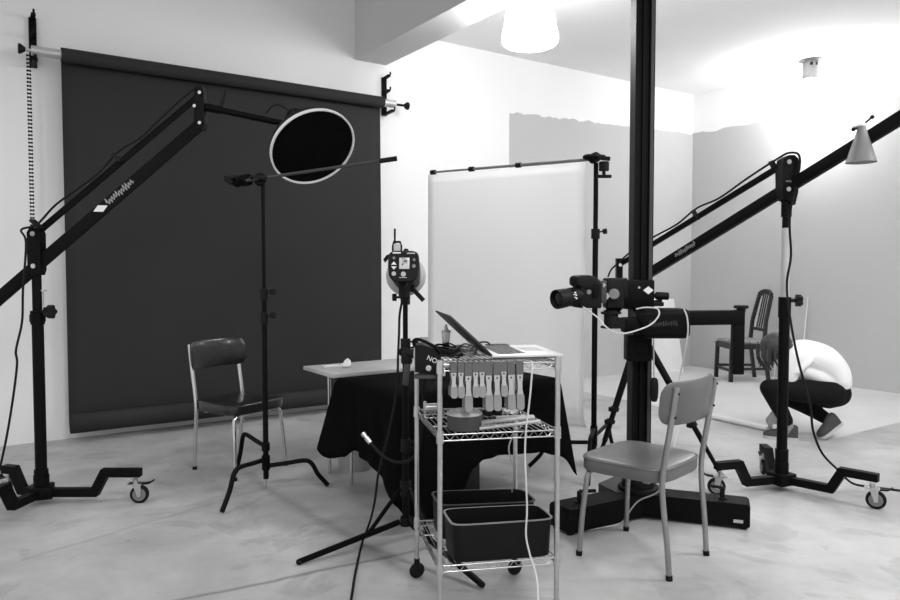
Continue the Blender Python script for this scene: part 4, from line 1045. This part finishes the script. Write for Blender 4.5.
# plumb handle on a cable
a = at(653.5, 334, 3.86); b = at(654, 378, 3.86)
pl = MB().cyl(a, b, .004, n=8).build('pull_wire', 'ltgrey', t)
MB().lathe([(0, 0), (.012, .003), (.019, .02), (.021, .05), (.021, .09), (.018, .115), (.009, .125), (0, .126)], at(654, 402, 3.86), (0, 0, 1), 20).build('counterweight_handle', 'rubber', t)

# ---- geared head and camera
t = thing('geared_pan_mount', 'black geared pan head fixed beside the column of the camera stand', 'tripod head', at(613, 330, 3.8))
hb = MB()
def wz(u, v, Y=3.78): return at(u, v, Y)
hb.box(wz(613, 293), (.085, .10, .15), None, .01, 3); hb.box(wz(620, 288), (.06, .08, .10), None, .008)
hb.build('head_body', 'blackm', t)
MB().cyl(wz(614, 294, 3.73), wz(614, 294, 3.70), .026, n=24, ch=.004).build('tilt_dial', 'grey', t)
kb = MB(); knob(kb, wz(606, 296, 3.73), (-.1, -1, 0), .014, .02); knob(kb, wz(603, 285, 3.72), (-.1, -1, 0), .01, .02); kb.build('side_knob', 'ltgrey', t)
kb = MB().cyl(wz(606, 305), wz(622, 305), .026, n=20, ch=.004).cyl(wz(617, 305), wz(620.5, 305), .033, n=20, ch=.004).build('lower_drum', 'blackm', t)
MB().cyl(wz(611, 310), wz(611, 328), .035, n=24).cyl(wz(611, 314), wz(611, 311.5), .05, n=24, ch=.003).cyl(wz(611, 328), wz(611, 326), .052, n=24, ch=.003).bar(wz(611, 322), wz(628, 324, 3.8), .05, .055).build('pan_base', 'blackm', t)
t = thing('photo_camera', 'black medium format camera with viewfinder prism mounted on the stand, lens facing sideways', 'camera', wz(588, 308, 3.72))
cbm = MB(); Rc = rotz(R(12))
# body profile in side view (x along the lens axis, z up), extruded in depth
pf = [(579, 308), (603, 308.5), (603.5, 284), (600, 279), (593, 276), (583, 276), (581, 281), (580, 290)]
Yc = 3.68
def prof_pts(pf, Y):
    o = wz(591, 292, Y); return o, [((wz(u, v, Y) - o).x, (wz(u, v, Y) - o).z) for u, v in pf]
o0, pp = prof_pts(pf, Yc)
ax = V((1, .22, 0)).normalized(); dp = V((-.22, 1, 0)).normalized() * .105
bod = MB().prism(pp, o0, ax, V((0, 0, 1)), dp); bmesh.ops.bevel(bod.bm, geom=bod.bm.edges[:], offset=.008, segments=3, affect='EDGES', profile=.5)
bo = bod.build('camera_body', 'blackm', t, 50)
pf2 = [(576, 285), (581, 288), (589, 290), (601, 287), (598, 277.5), (590, 275), (579, 275.6), (576, 278)]
o1_, pp2 = prof_pts(pf2, Yc - .004); 
pr = MB().prism([(x + (o1_ - o0).x, z + (o1_ - o0).z) for x, z in pp2], o0 - dp * .04, ax, V((0, 0, 1)), dp * 1.0); bmesh.ops.bevel(pr.bm, geom=pr.bm.edges[:], offset=.008, segments=3, affect='EDGES', profile=.5)
po = pr.build('viewfinder_prism', 'blackm', t, 50)
MB().cyl(o0 - ax * .055 + V((0, 0, .056)) + dp * .45, o0 - ax * .080 + V((0, 0, .056)) + dp * .45, .022, n=20, ch=.004).build('eyepiece', 'rubber', po)
lx = at(583, 295.5, Yc) + dp * .3; l1 = at(557, 300, Yc - .09) + dp * .3; la_ = (l1 - lx); LLen = la_.length; lu = la_.normalized()
lb = MB().lathe([(0, 0), (.038, 0), (.040, .01), (.040, .035), (.043, .04), (.043, LLen * .62), (.0455, LLen * .66), (.047, LLen * .95), (.046, LLen), (.040, LLen), (.036, LLen - .02), (0, LLen - .02)], lx - lu * .01, lu, 40).build('lens_barrel', 'blackm', t, 30)
gr = MB()
for k in range(36):
    a = 2 * PI * k / 36; x, y, z = frame_of(lu); d = x * math.cos(a) + y * math.sin(a); gr.bar(lx + d * .0435 + lu * LLen * .28, lx + d * .0435 + lu * LLen * .44, .004, .003, d)
gr.build('focus_ring', 'blackm', lb)
MB().lathe([(0, 0), (.035, 0), (.03, .006), (0, .01)], lx + lu * (LLen - .03), lu, 28).build('front_glass', 'lens', lb)
x, y, z = frame_of(lu)
vd = V((.1, -1, .1)); vd = (vd - lu * vd.dot(lu)).normalized()
for dx, dy, w_ in ((.0, .016, .012), (.0, .003, .010), (.0, -.012, .012), (.010, .008, .006), (.008, -.006, .006)):
    sidev = lu.cross(vd).normalized()
    pnt = lx + lu * (LLen * .40 + dx) + (vd * math.cos(dy / .044) + sidev * math.sin(dy / .044)) * .0445
    MB().bar(pnt - lu * .004, pnt + lu * .006, w_ * .6, .002, (pnt - lx - lu * (pnt - lx).dot(lu))).build('lens_figure', 'mark', lb)
scribble(o0 + V((0, 0, .034)) - dp.normalized() * .001, ax, (0, 0, 1), .06, .008, 'ltgrey', bo, 8, .0009)
MB().cyl(o0 - ax * .012 + V((0, 0, .0)) , o0 - ax * .012 - dp.normalized() * .006, .012, n=18, ch=.002).build('side_socket', 'grey', bo)
MB().box(o0 + ax * .06 + dp * .5, (.05, .10, .11), rotz(math.atan2(ax.y, ax.x)), .006).build('digital_back', 'dgrey', t)
gp = MB().bar(o0 + ax * .02 + V((0, 0, -.03)) - dp * .03, o0 + ax * .03 + V((0, 0, .04)) - dp * .03, .03, .01, dp, .003).build('hand_grip', 'black', t)
pts = catmull([at(583, 307, 3.66), at(590, 312, 3.64), at(597, 317, 3.62), at(604, 325, 3.6), at(612, 331, 3.6), at(622, 333.5, 3.6), at(635, 331, 3.62), at(650, 325, 3.66), at(658, 317, 3.68), at(659, 311, 3.7), at(655, 308, 3.72), at(645, 307.5, 3.72), at(636, 309, 3.73)], 7)
solo(MB().tube(pts, .0038, 8), 'camera_cable', 'cream', 'pale cable looping from the camera round the arm sleeve', 'cable')
pts = catmull([at(684, 309, 3.73), at(687, 317, 3.72), at(688, 330, 3.72), at(686, 345, 3.74), at(683, 362, 3.78), at(680, 376, 3.82), at(677, 395, 3.8), at(680, 412, 3.78), at(678, 430, 3.75), at(674, 445, 3.7), at(672, 465, 3.65), at(660, 490, 3.62), fl(640, 500, .14) * 1, fl(632, 508, .09), fl(622, 522, .012), fl(606, 527, .008), fl(586, 530, .008)], 6)
solo(MB().tube(pts, .0038, 8), 'tether_cable', 'cream', 'pale cable falling from the stand arm behind the grey chair to the floor', 'cable')
pts = catmull([at(571, 450, 4.05), at(570, 470, 4.05), at(573, 485, 4.05), fl(575, 492)], 5)

at = _at
# ---- spare tripod behind the column
ap_ = at(641, 345, 4.78)
t = thing('tripod', 'black tripod with clamp-locked legs standing behind the camera stand column', 'tripod', V((ap_.x, ap_.y, 0)))
MB().cyl(ap_ - V((0, 0, .1)), ap_ + V((0, 0, .12)), .05, n=20, ch=.01).build('tripod_crown', 'blackm', t)
for f in (V((.945, 4.62, 0)), fl(722, 478), V((1.345, 5.15, 0))):
    f = V(f); d = f - ap_
    s0_ = ap_ + V((d.x, d.y, 0)).normalized() * .05
    dd = f + V((0, 0, .01)) - s0_
    lg = MB().cyl(s0_, s0_ + dd * .52, .024, .021, n=16).build('leg', 'black', t)
    MB().cyl(s0_ + dd * .5, s0_ + dd * .78, .017, n=14).cyl(s0_ + dd * .76, f + V((0, 0, .01)), .0135, n=14).build('lower_leg_tube', 'black', lg)
    for k in (.52, .62):
        q = s0_ + dd * k; cl = MB().cyl(q - dd * .015, q + dd * .015, .028, n=14).box(q + V((-.028, -.01, 0)), (.03, .03, .03), None, .006).build('leg_lock', 'blackm', lg)
    MB().ball(f + V((0, 0, .014)), .016, (1, 1, .85)).build('foot_tip', 'rubber', lg)

# ================================================================== PERSON CROUCHING, TUBE ON THE FLOOR
pc = V((2.62, 5.55, 0))
t = thing('person', 'crouching person in white T-shirt and black trousers, head down, reaching for the floor', 'person', pc)
Yp = 5.58
def bpnt(u, v, Y=Yp): return at(u, v, Y)
NK = 5.46; FK = 5.72
def organic(name, mb, m, vox, it):
    o = mb.build(name, m, t, 180)
    rm = o.modifiers.new('skin', 'REMESH'); rm.mode = 'VOXEL'; rm.voxel_size = vox; rm.use_smooth_shade = True
    sm = o.modifiers.new('smooth', 'SMOOTH'); sm.iterations = it; sm.factor = .5
    return o
def loft(mb, secs, n=24):
    """secs: (point, half-width along the room's depth, half-depth across); capped by domes"""
    pts = catmull([p for p, a, b in secs], 5); k = len(secs) - 1; rows = []
    def lerp_r(i):
        f = i / 5; a = min(int(f), k - 1); g = f - a; return [secs[a][q] + (secs[a + 1][q] - secs[a][q]) * g for q in (1, 2)]
    def ring(c_, tan, ra, rb):
        side = V((0, 1, 0)); side = (side - tan * side.dot(tan)).normalized(); nn = tan.cross(side)
        return [c_ + side * (ra * math.cos(2 * PI * j / n)) + nn * (rb * math.sin(2 * PI * j / n)) for j in range(n)]
    for i, p in enumerate(pts):
        tan = (pts[min(i + 1, len(pts) - 1)] - pts[max(i - 1, 0)]).normalized(); ra, rb = lerp_r(i)
        if i == 0:
            for e in (.98, .8, .45): rows.append(ring(p - tan * (min(ra, rb) * e), tan, ra * math.sqrt(1 - e * e), rb * math.sqrt(1 - e * e)))
        rows.append(ring(p, tan, ra, rb))
        if i == len(pts) - 1:
            for e in (.45, .8, .98): rows.append(ring(p + tan * (min(ra, rb) * e), tan, ra * math.sqrt(1 - e * e), rb * math.sqrt(1 - e * e)))
    vs = mb.grid(rows, closed=True); mb.bm.faces.new(vs[0]); mb.bm.faces.new(vs[-1]); return mb
def limb(mb, pts, rs): return loft(mb, [(p, r, r) for p, r in zip(pts, rs)], 16)
# the body: trunk, head, arms with hands, legs, one continuous surface
mb = MB()
loft(mb, [(bpnt(830, 388), .14, .10), (bpnt(828, 374), .125, .10), (bpnt(816, 362), .135, .10), (bpnt(800, 355), .15, .095), (bpnt(791, 352), .10, .07)])
limb(mb, [bpnt(795, 353), bpnt(786, 350), bpnt(779, 348)], [.06, .054, .056])
mb.ball(bpnt(775, 347.5), .09, (1.08, .84, .95)); mb.ball(bpnt(769, 353), .07, (.9, .85, 1.1), Matrix.Rotation(R(35), 3, 'Y')); mb.ball(bpnt(766, 359), .034, (1, 1.1, .8))
fx = bpnt(763.5, 353)
mb.ball(fx + V((-.012, 0, .0)), .016, (1.1, .8, 1.7)); 
for sg in (-1, 1):
    mb.ball(bpnt(777, 350) + V((0, sg * .078, 0)), .026, (.7, .4, 1.1))
    mb.ball(bpnt(765.5, 349.5) + V((-.008, sg * .03, 0)), .014)
mb.ball(bpnt(764, 357) + V((-.008, 0, 0)), .016, (.7, 1.5, .6))
arms = ((NK, (795, 357), (786, 384), (777, 412), (773, 419), .02), (FK, (795, 355), (786, 383), (777, 409), (771, 416.5), -.02))
for Y_, sh, el, wr, pa_, dy in arms:
    S_, E_, Wr, Pm = bpnt(*sh, Y_), bpnt(*el, Y_ + dy), bpnt(*wr, Y_ + dy * 3), bpnt(*pa_, Y_ + dy * 3)
    limb(mb, [S_, S_.lerp(E_, .5), E_, E_.lerp(Wr, .35), Wr], [.058, .046, .038, .036, .026])
    d = (Pm - Wr).normalized(); cen = Wr + d * .05; side = V((0, 1, 0)); nrm = d.cross(side)
    mb.ball(cen, .042, (.42, 1.0, 1.0), Matrix((nrm, side, d)).transposed())
    for k, L_ in enumerate((.068, .078, .074, .058)):
        b0 = cen + d * .032 + side * ((k - 1.5) * .0195)
        limb(mb, [b0, b0 + d * L_ * .45, b0 + d * L_ * .75 + V((.012, 0, 0)), b0 + d * L_ * .92 + V((.026, 0, 0))], [.0095, .009, .008, .007])
    b0 = cen - side * .03 - d * .01
    limb(mb, [b0, b0 - side * .022 + d * .025, b0 - side * .024 + d * .05 + V((.01, 0, 0))], [.012, .0105, .009])
legs = ((NK, (826, 393), (769, 388), (778, 405), (789, 426), 0), (FK - .02, (826, 394), (793, 400), (811, 409), (830, 421), .10))
for Y_, hp, kn, ca, an, dk in legs:
    Hp, Kn, Ca, An = bpnt(*hp, Y_), bpnt(*kn, Y_ + dk), bpnt(*ca, Y_ + dk * .5), bpnt(*an, Y_)
    limb(mb, [Hp, Hp.lerp(Kn, .5), Kn], [.088, .074, .056]); limb(mb, [Kn, Ca, An], [.056, .05, .036])
    limb(mb, [An, An + V((-.03, 0, -.045))], [.036, .034])
organic('body', mb, 'skin', .0065, 3)
# T-shirt: loose over the bent back, short sleeves
mb = MB()
loft(mb, [(bpnt(833.5, 380), .172, .118), (bpnt(830, 371), .17, .128), (bpnt(820, 361), .17, .135), (bpnt(803, 355), .175, .125), (bpnt(792, 352.5), .12, .09), (bpnt(788, 351.5), .08, .075)])
for Y_, sh, el, wr, pa_, dy in arms:
    S_, E_ = bpnt(*sh, Y_), bpnt(*el, Y_ + dy); limb(mb, [S_ + V((.02, 0, 0)), S_.lerp(E_, .35), S_.lerp(E_, .75)], [.082, .074, .066])
loft(mb, [(bpnt(828, 382), .15, .06), (bpnt(812, 374.5), .155, .085), (bpnt(797, 368), .14, .08)])
limb(mb, [bpnt(798, 372, NK - .06), bpnt(808, 362, NK - .06), bpnt(812, 354, NK)], [.02, .03, .02])
organic('t_shirt', mb, 'shirt', .010, 5)
mb = MB()
loft(mb, [(bpnt(834, 387), .155, .10), (bpnt(833, 392), .17, .118), (bpnt(826, 396), .165, .095)])
for Y_, hp, kn, ca, an, dk in legs:
    Hp, Kn, Ca, An = bpnt(*hp, Y_), bpnt(*kn, Y_ + dk), bpnt(*ca, Y_ + dk * .5), bpnt(*an, Y_)
    limb(mb, [bpnt(832, 394, Y_), Hp, Hp.lerp(Kn, .5), Kn], [.10, .098, .086, .068]); limb(mb, [Kn, Ca, Ca.lerp(An, .75)], [.068, .062, .05])
organic('trousers', mb, 'trousers', .010, 4)
# shoes
def shoe(heel, toe, upv, ank):
    heel, toe = V(heel), V(toe); d = toe - heel; L_ = d.length; d.normalize(); upv = V(upv); upv = (upv - d * upv.dot(d)).normalized(); s = d.cross(upv)
    sec = [(0, .028, .085), (.06, .036, .10), (.2, .038, .105), (.35, .038, .092), (.5, .042, .07), (.7, .047, .055), (.86, .043, .045), (.96, .03, .034), (1, .012, .02)]
    rows = []
    for f, hw, hh in sec:
        rows.append([heel + d * f * L_ + s * (hw * math.cos(a)) + upv * (.018 + hh * max(0, math.sin(a)) ** .7) if math.sin(a) > 0 else heel + d * f * L_ + s * hw * math.cos(a) + upv * .018 for a in [PI * k / 10 for k in range(11)]])
    mb = MB(); vs = mb.grid(rows); mb.bm.faces.new(vs[0]); mb.bm.faces.new(vs[-1]); up_ = mb.build('shoe', 'canvas', t, 60)
    rows = [[heel + d * (f * L_ * 1.02 - .003) + s * (hw + .004) * k + upv * z for k, z in ((-1, .0), (-1, .024), (1, .024), (1, 0))] for f, hw, hh in sec]
    mb = MB(); vs = mb.grid(rows, closed=True); mb.bm.faces.new(vs[0]); mb.bm.faces.new(vs[-1]); mb.build('sole', 'sole', up_, 50)
hN = fl(798, 440.5); tN = fl(763, 437.5); shoe(hN, tN, (0, 0, 1), None)
tF = fl(820, 439.5); hF = at(841, 424, tF.y + .02); shoe(hF, tF, (-.5, 0, 1), None)
# hair: cap of hair and hanging locks
hm = MB(); hc_ = bpnt(776.5, 346)
tb = bmesh.new(); bmesh.ops.create_icosphere(tb, subdivisions=4, radius=.108)
rr = random.Random(9)
from mathutils import noise as mn
for v in tb.verts:
    n_ = v.co.normalized(); k = 1 + .06 * mn.noise(n_ * 6) + .03 * mn.noise(V((n_.x * 3, n_.y * 22, n_.z * 3)))
    v.co = V((v.co.x * 1.12 * k, v.co.y * .98 * k, v.co.z * .98 * k)) + hc_
hm.merge(tb)
for i in range(60):
    y = rr.uniform(-.085, .085); x = rr.uniform(-.11, -.045)
    p0 = hc_ + V((x, y, -.02)); L_ = rr.uniform(.09, .17)
    hm.tube(catmull([p0 + V((.0, 0, .03)), p0 + V((-.008, 0, -L_ * .3)), p0 + V((rr.uniform(-.01, .012), rr.uniform(-.01, .01), -L_ * .7)), p0 + V((rr.uniform(0, .03), rr.uniform(-.015, .015), -L_))], 3), [.014, .014, .013, .012, .012, .011, .009, .007, .005, .002][:10], 6)
hm.build('hair', 'hair', t, 60)
a, b = fl(676, 411), fl(768, 431.5); a.z = b.z = .024
solo(MB().cyl(a, b, .022, n=20), 'paper_core_tube', 'white', 'long white tube lying on the floor at the hand of the crouching person', 'tube')
# white board leaning on the long wall near the corner
b0_, b1_ = fl(684, 372), fl(640, 374); t0_, t1_ = onq(674, 299, QW - .02), onq(634, 298, QW - .02); th_ = V((-D2.x, -D2.y, 0)) * -.012
mb = MB(); qs = [b0_, b1_, t1_, t0_]; lo_ = [mb.bm.verts.new(p) for p in qs]; hi_ = [mb.bm.verts.new(p + th_) for p in qs]
mb.bm.faces.new(lo_); mb.bm.faces.new(hi_[::-1])
for k in range(4): mb.bm.faces.new((lo_[k], lo_[(k + 1) % 4], hi_[(k + 1) % 4], hi_[k]))
solo(mb, 'foam_board', 'white', 'white board leaning on the long wall behind the camera stand column', 'board')
# clear acrylic panel leaning on the side wall, dark small block by the wooden chair
a = onp(807, 340, PW - .03)
pb_ = a.dot(D2)
t = thing('clear_panel', 'clear acrylic panel with bright edges leaning on the side wall behind the person', 'acrylic panel', pq(PW - .15, pb_ + .2, 0))
p0_, p1_ = pq(PW - .16, pb_ + .32, 0), pq(PW - .16, pb_, 0)
lean = V((D1.x * .13, D1.y * .13, .98))
MB().prism([(0, 0), (1, 0), (1, 1), (0, 1)], p0_, p1_ - p0_, lean, -D1 * .006).build('panel', 'acrylic', t)
MB().tube([p0_, p0_ + lean, p1_ + lean, p1_], .006, 6).build('panel_edge', 'white', t)
c = fl(760, 374)
solo(MB().box(c + V((0, 0, .04)), (.15, .10, .05), rotz(.5), .006).box(c + V((0, 0, .07)), (.19, .13, .02), rotz(.5), .004).box(c + V((0, 0, .01)), (.05, .05, .025)), 'wooden_block', 'wood', 'small dark wooden block on the floor in front of the wooden chair', 'block')

# ================================================================== LIGHT, CAMERA
wd = bpy.data.worlds.new('ambient_fill'); SC.world = wd; wd.use_nodes = True  # uniform white surround added as soft fill, entering by the unbuilt sides
bg = wd.node_tree.nodes['Background']; bg.inputs[0].default_value = (1, 1, 1, 1); bg.inputs[1].default_value = LW
def down_spot(name, p, power, r):                            # wide spot aimed down; no shade exists, the cone keeps upper walls dim
    l = bpy.data.lights.new(name, 'SPOT'); l.energy = power; l.shadow_soft_size = r; l.spot_size = R(160); l.spot_blend = .45
    o = bpy.data.objects.new(name, l); C.objects.link(o); o.location = p; return o
def lamp(name, p, power, r):
    l = bpy.data.lights.new(name, 'POINT'); l.energy = power; l.shadow_soft_size = r
    o = bpy.data.objects.new(name, l); C.objects.link(o); o.location = p; return o
down_spot('unseen_lamp', (-2.6, 2.6, 3.6), LA, .25); lamp('unseen_lamp', (3.6, 3.0, 3.3), LB, .45); down_spot('unseen_lamp', (.9, .6, 3.5), LC, .45)  # left lamp inferred from bracket shadows; other two added to brighten the room
cd = bpy.data.cameras.new('view'); co = bpy.data.objects.new('view', cd); C.objects.link(co)
cd.sensor_width = 36; cd.lens = 28.8; co.location = (0, 0, H); co.rotation_euler = (PI / 2 - TILT, 0, 0); cd.clip_start = .05
SC.camera = co
SC.view_settings.view_transform = 'Standard'; SC.view_settings.look = 'None'; SC.view_settings.gamma = 1; SC.view_settings.exposure = 0.28
SC.view_settings.use_curve_mapping = False
try:
    SC.cycles.use_denoising = True; SC.cycles.max_bounces = 8; SC.cycles.diffuse_bounces = 5
except Exception: pass
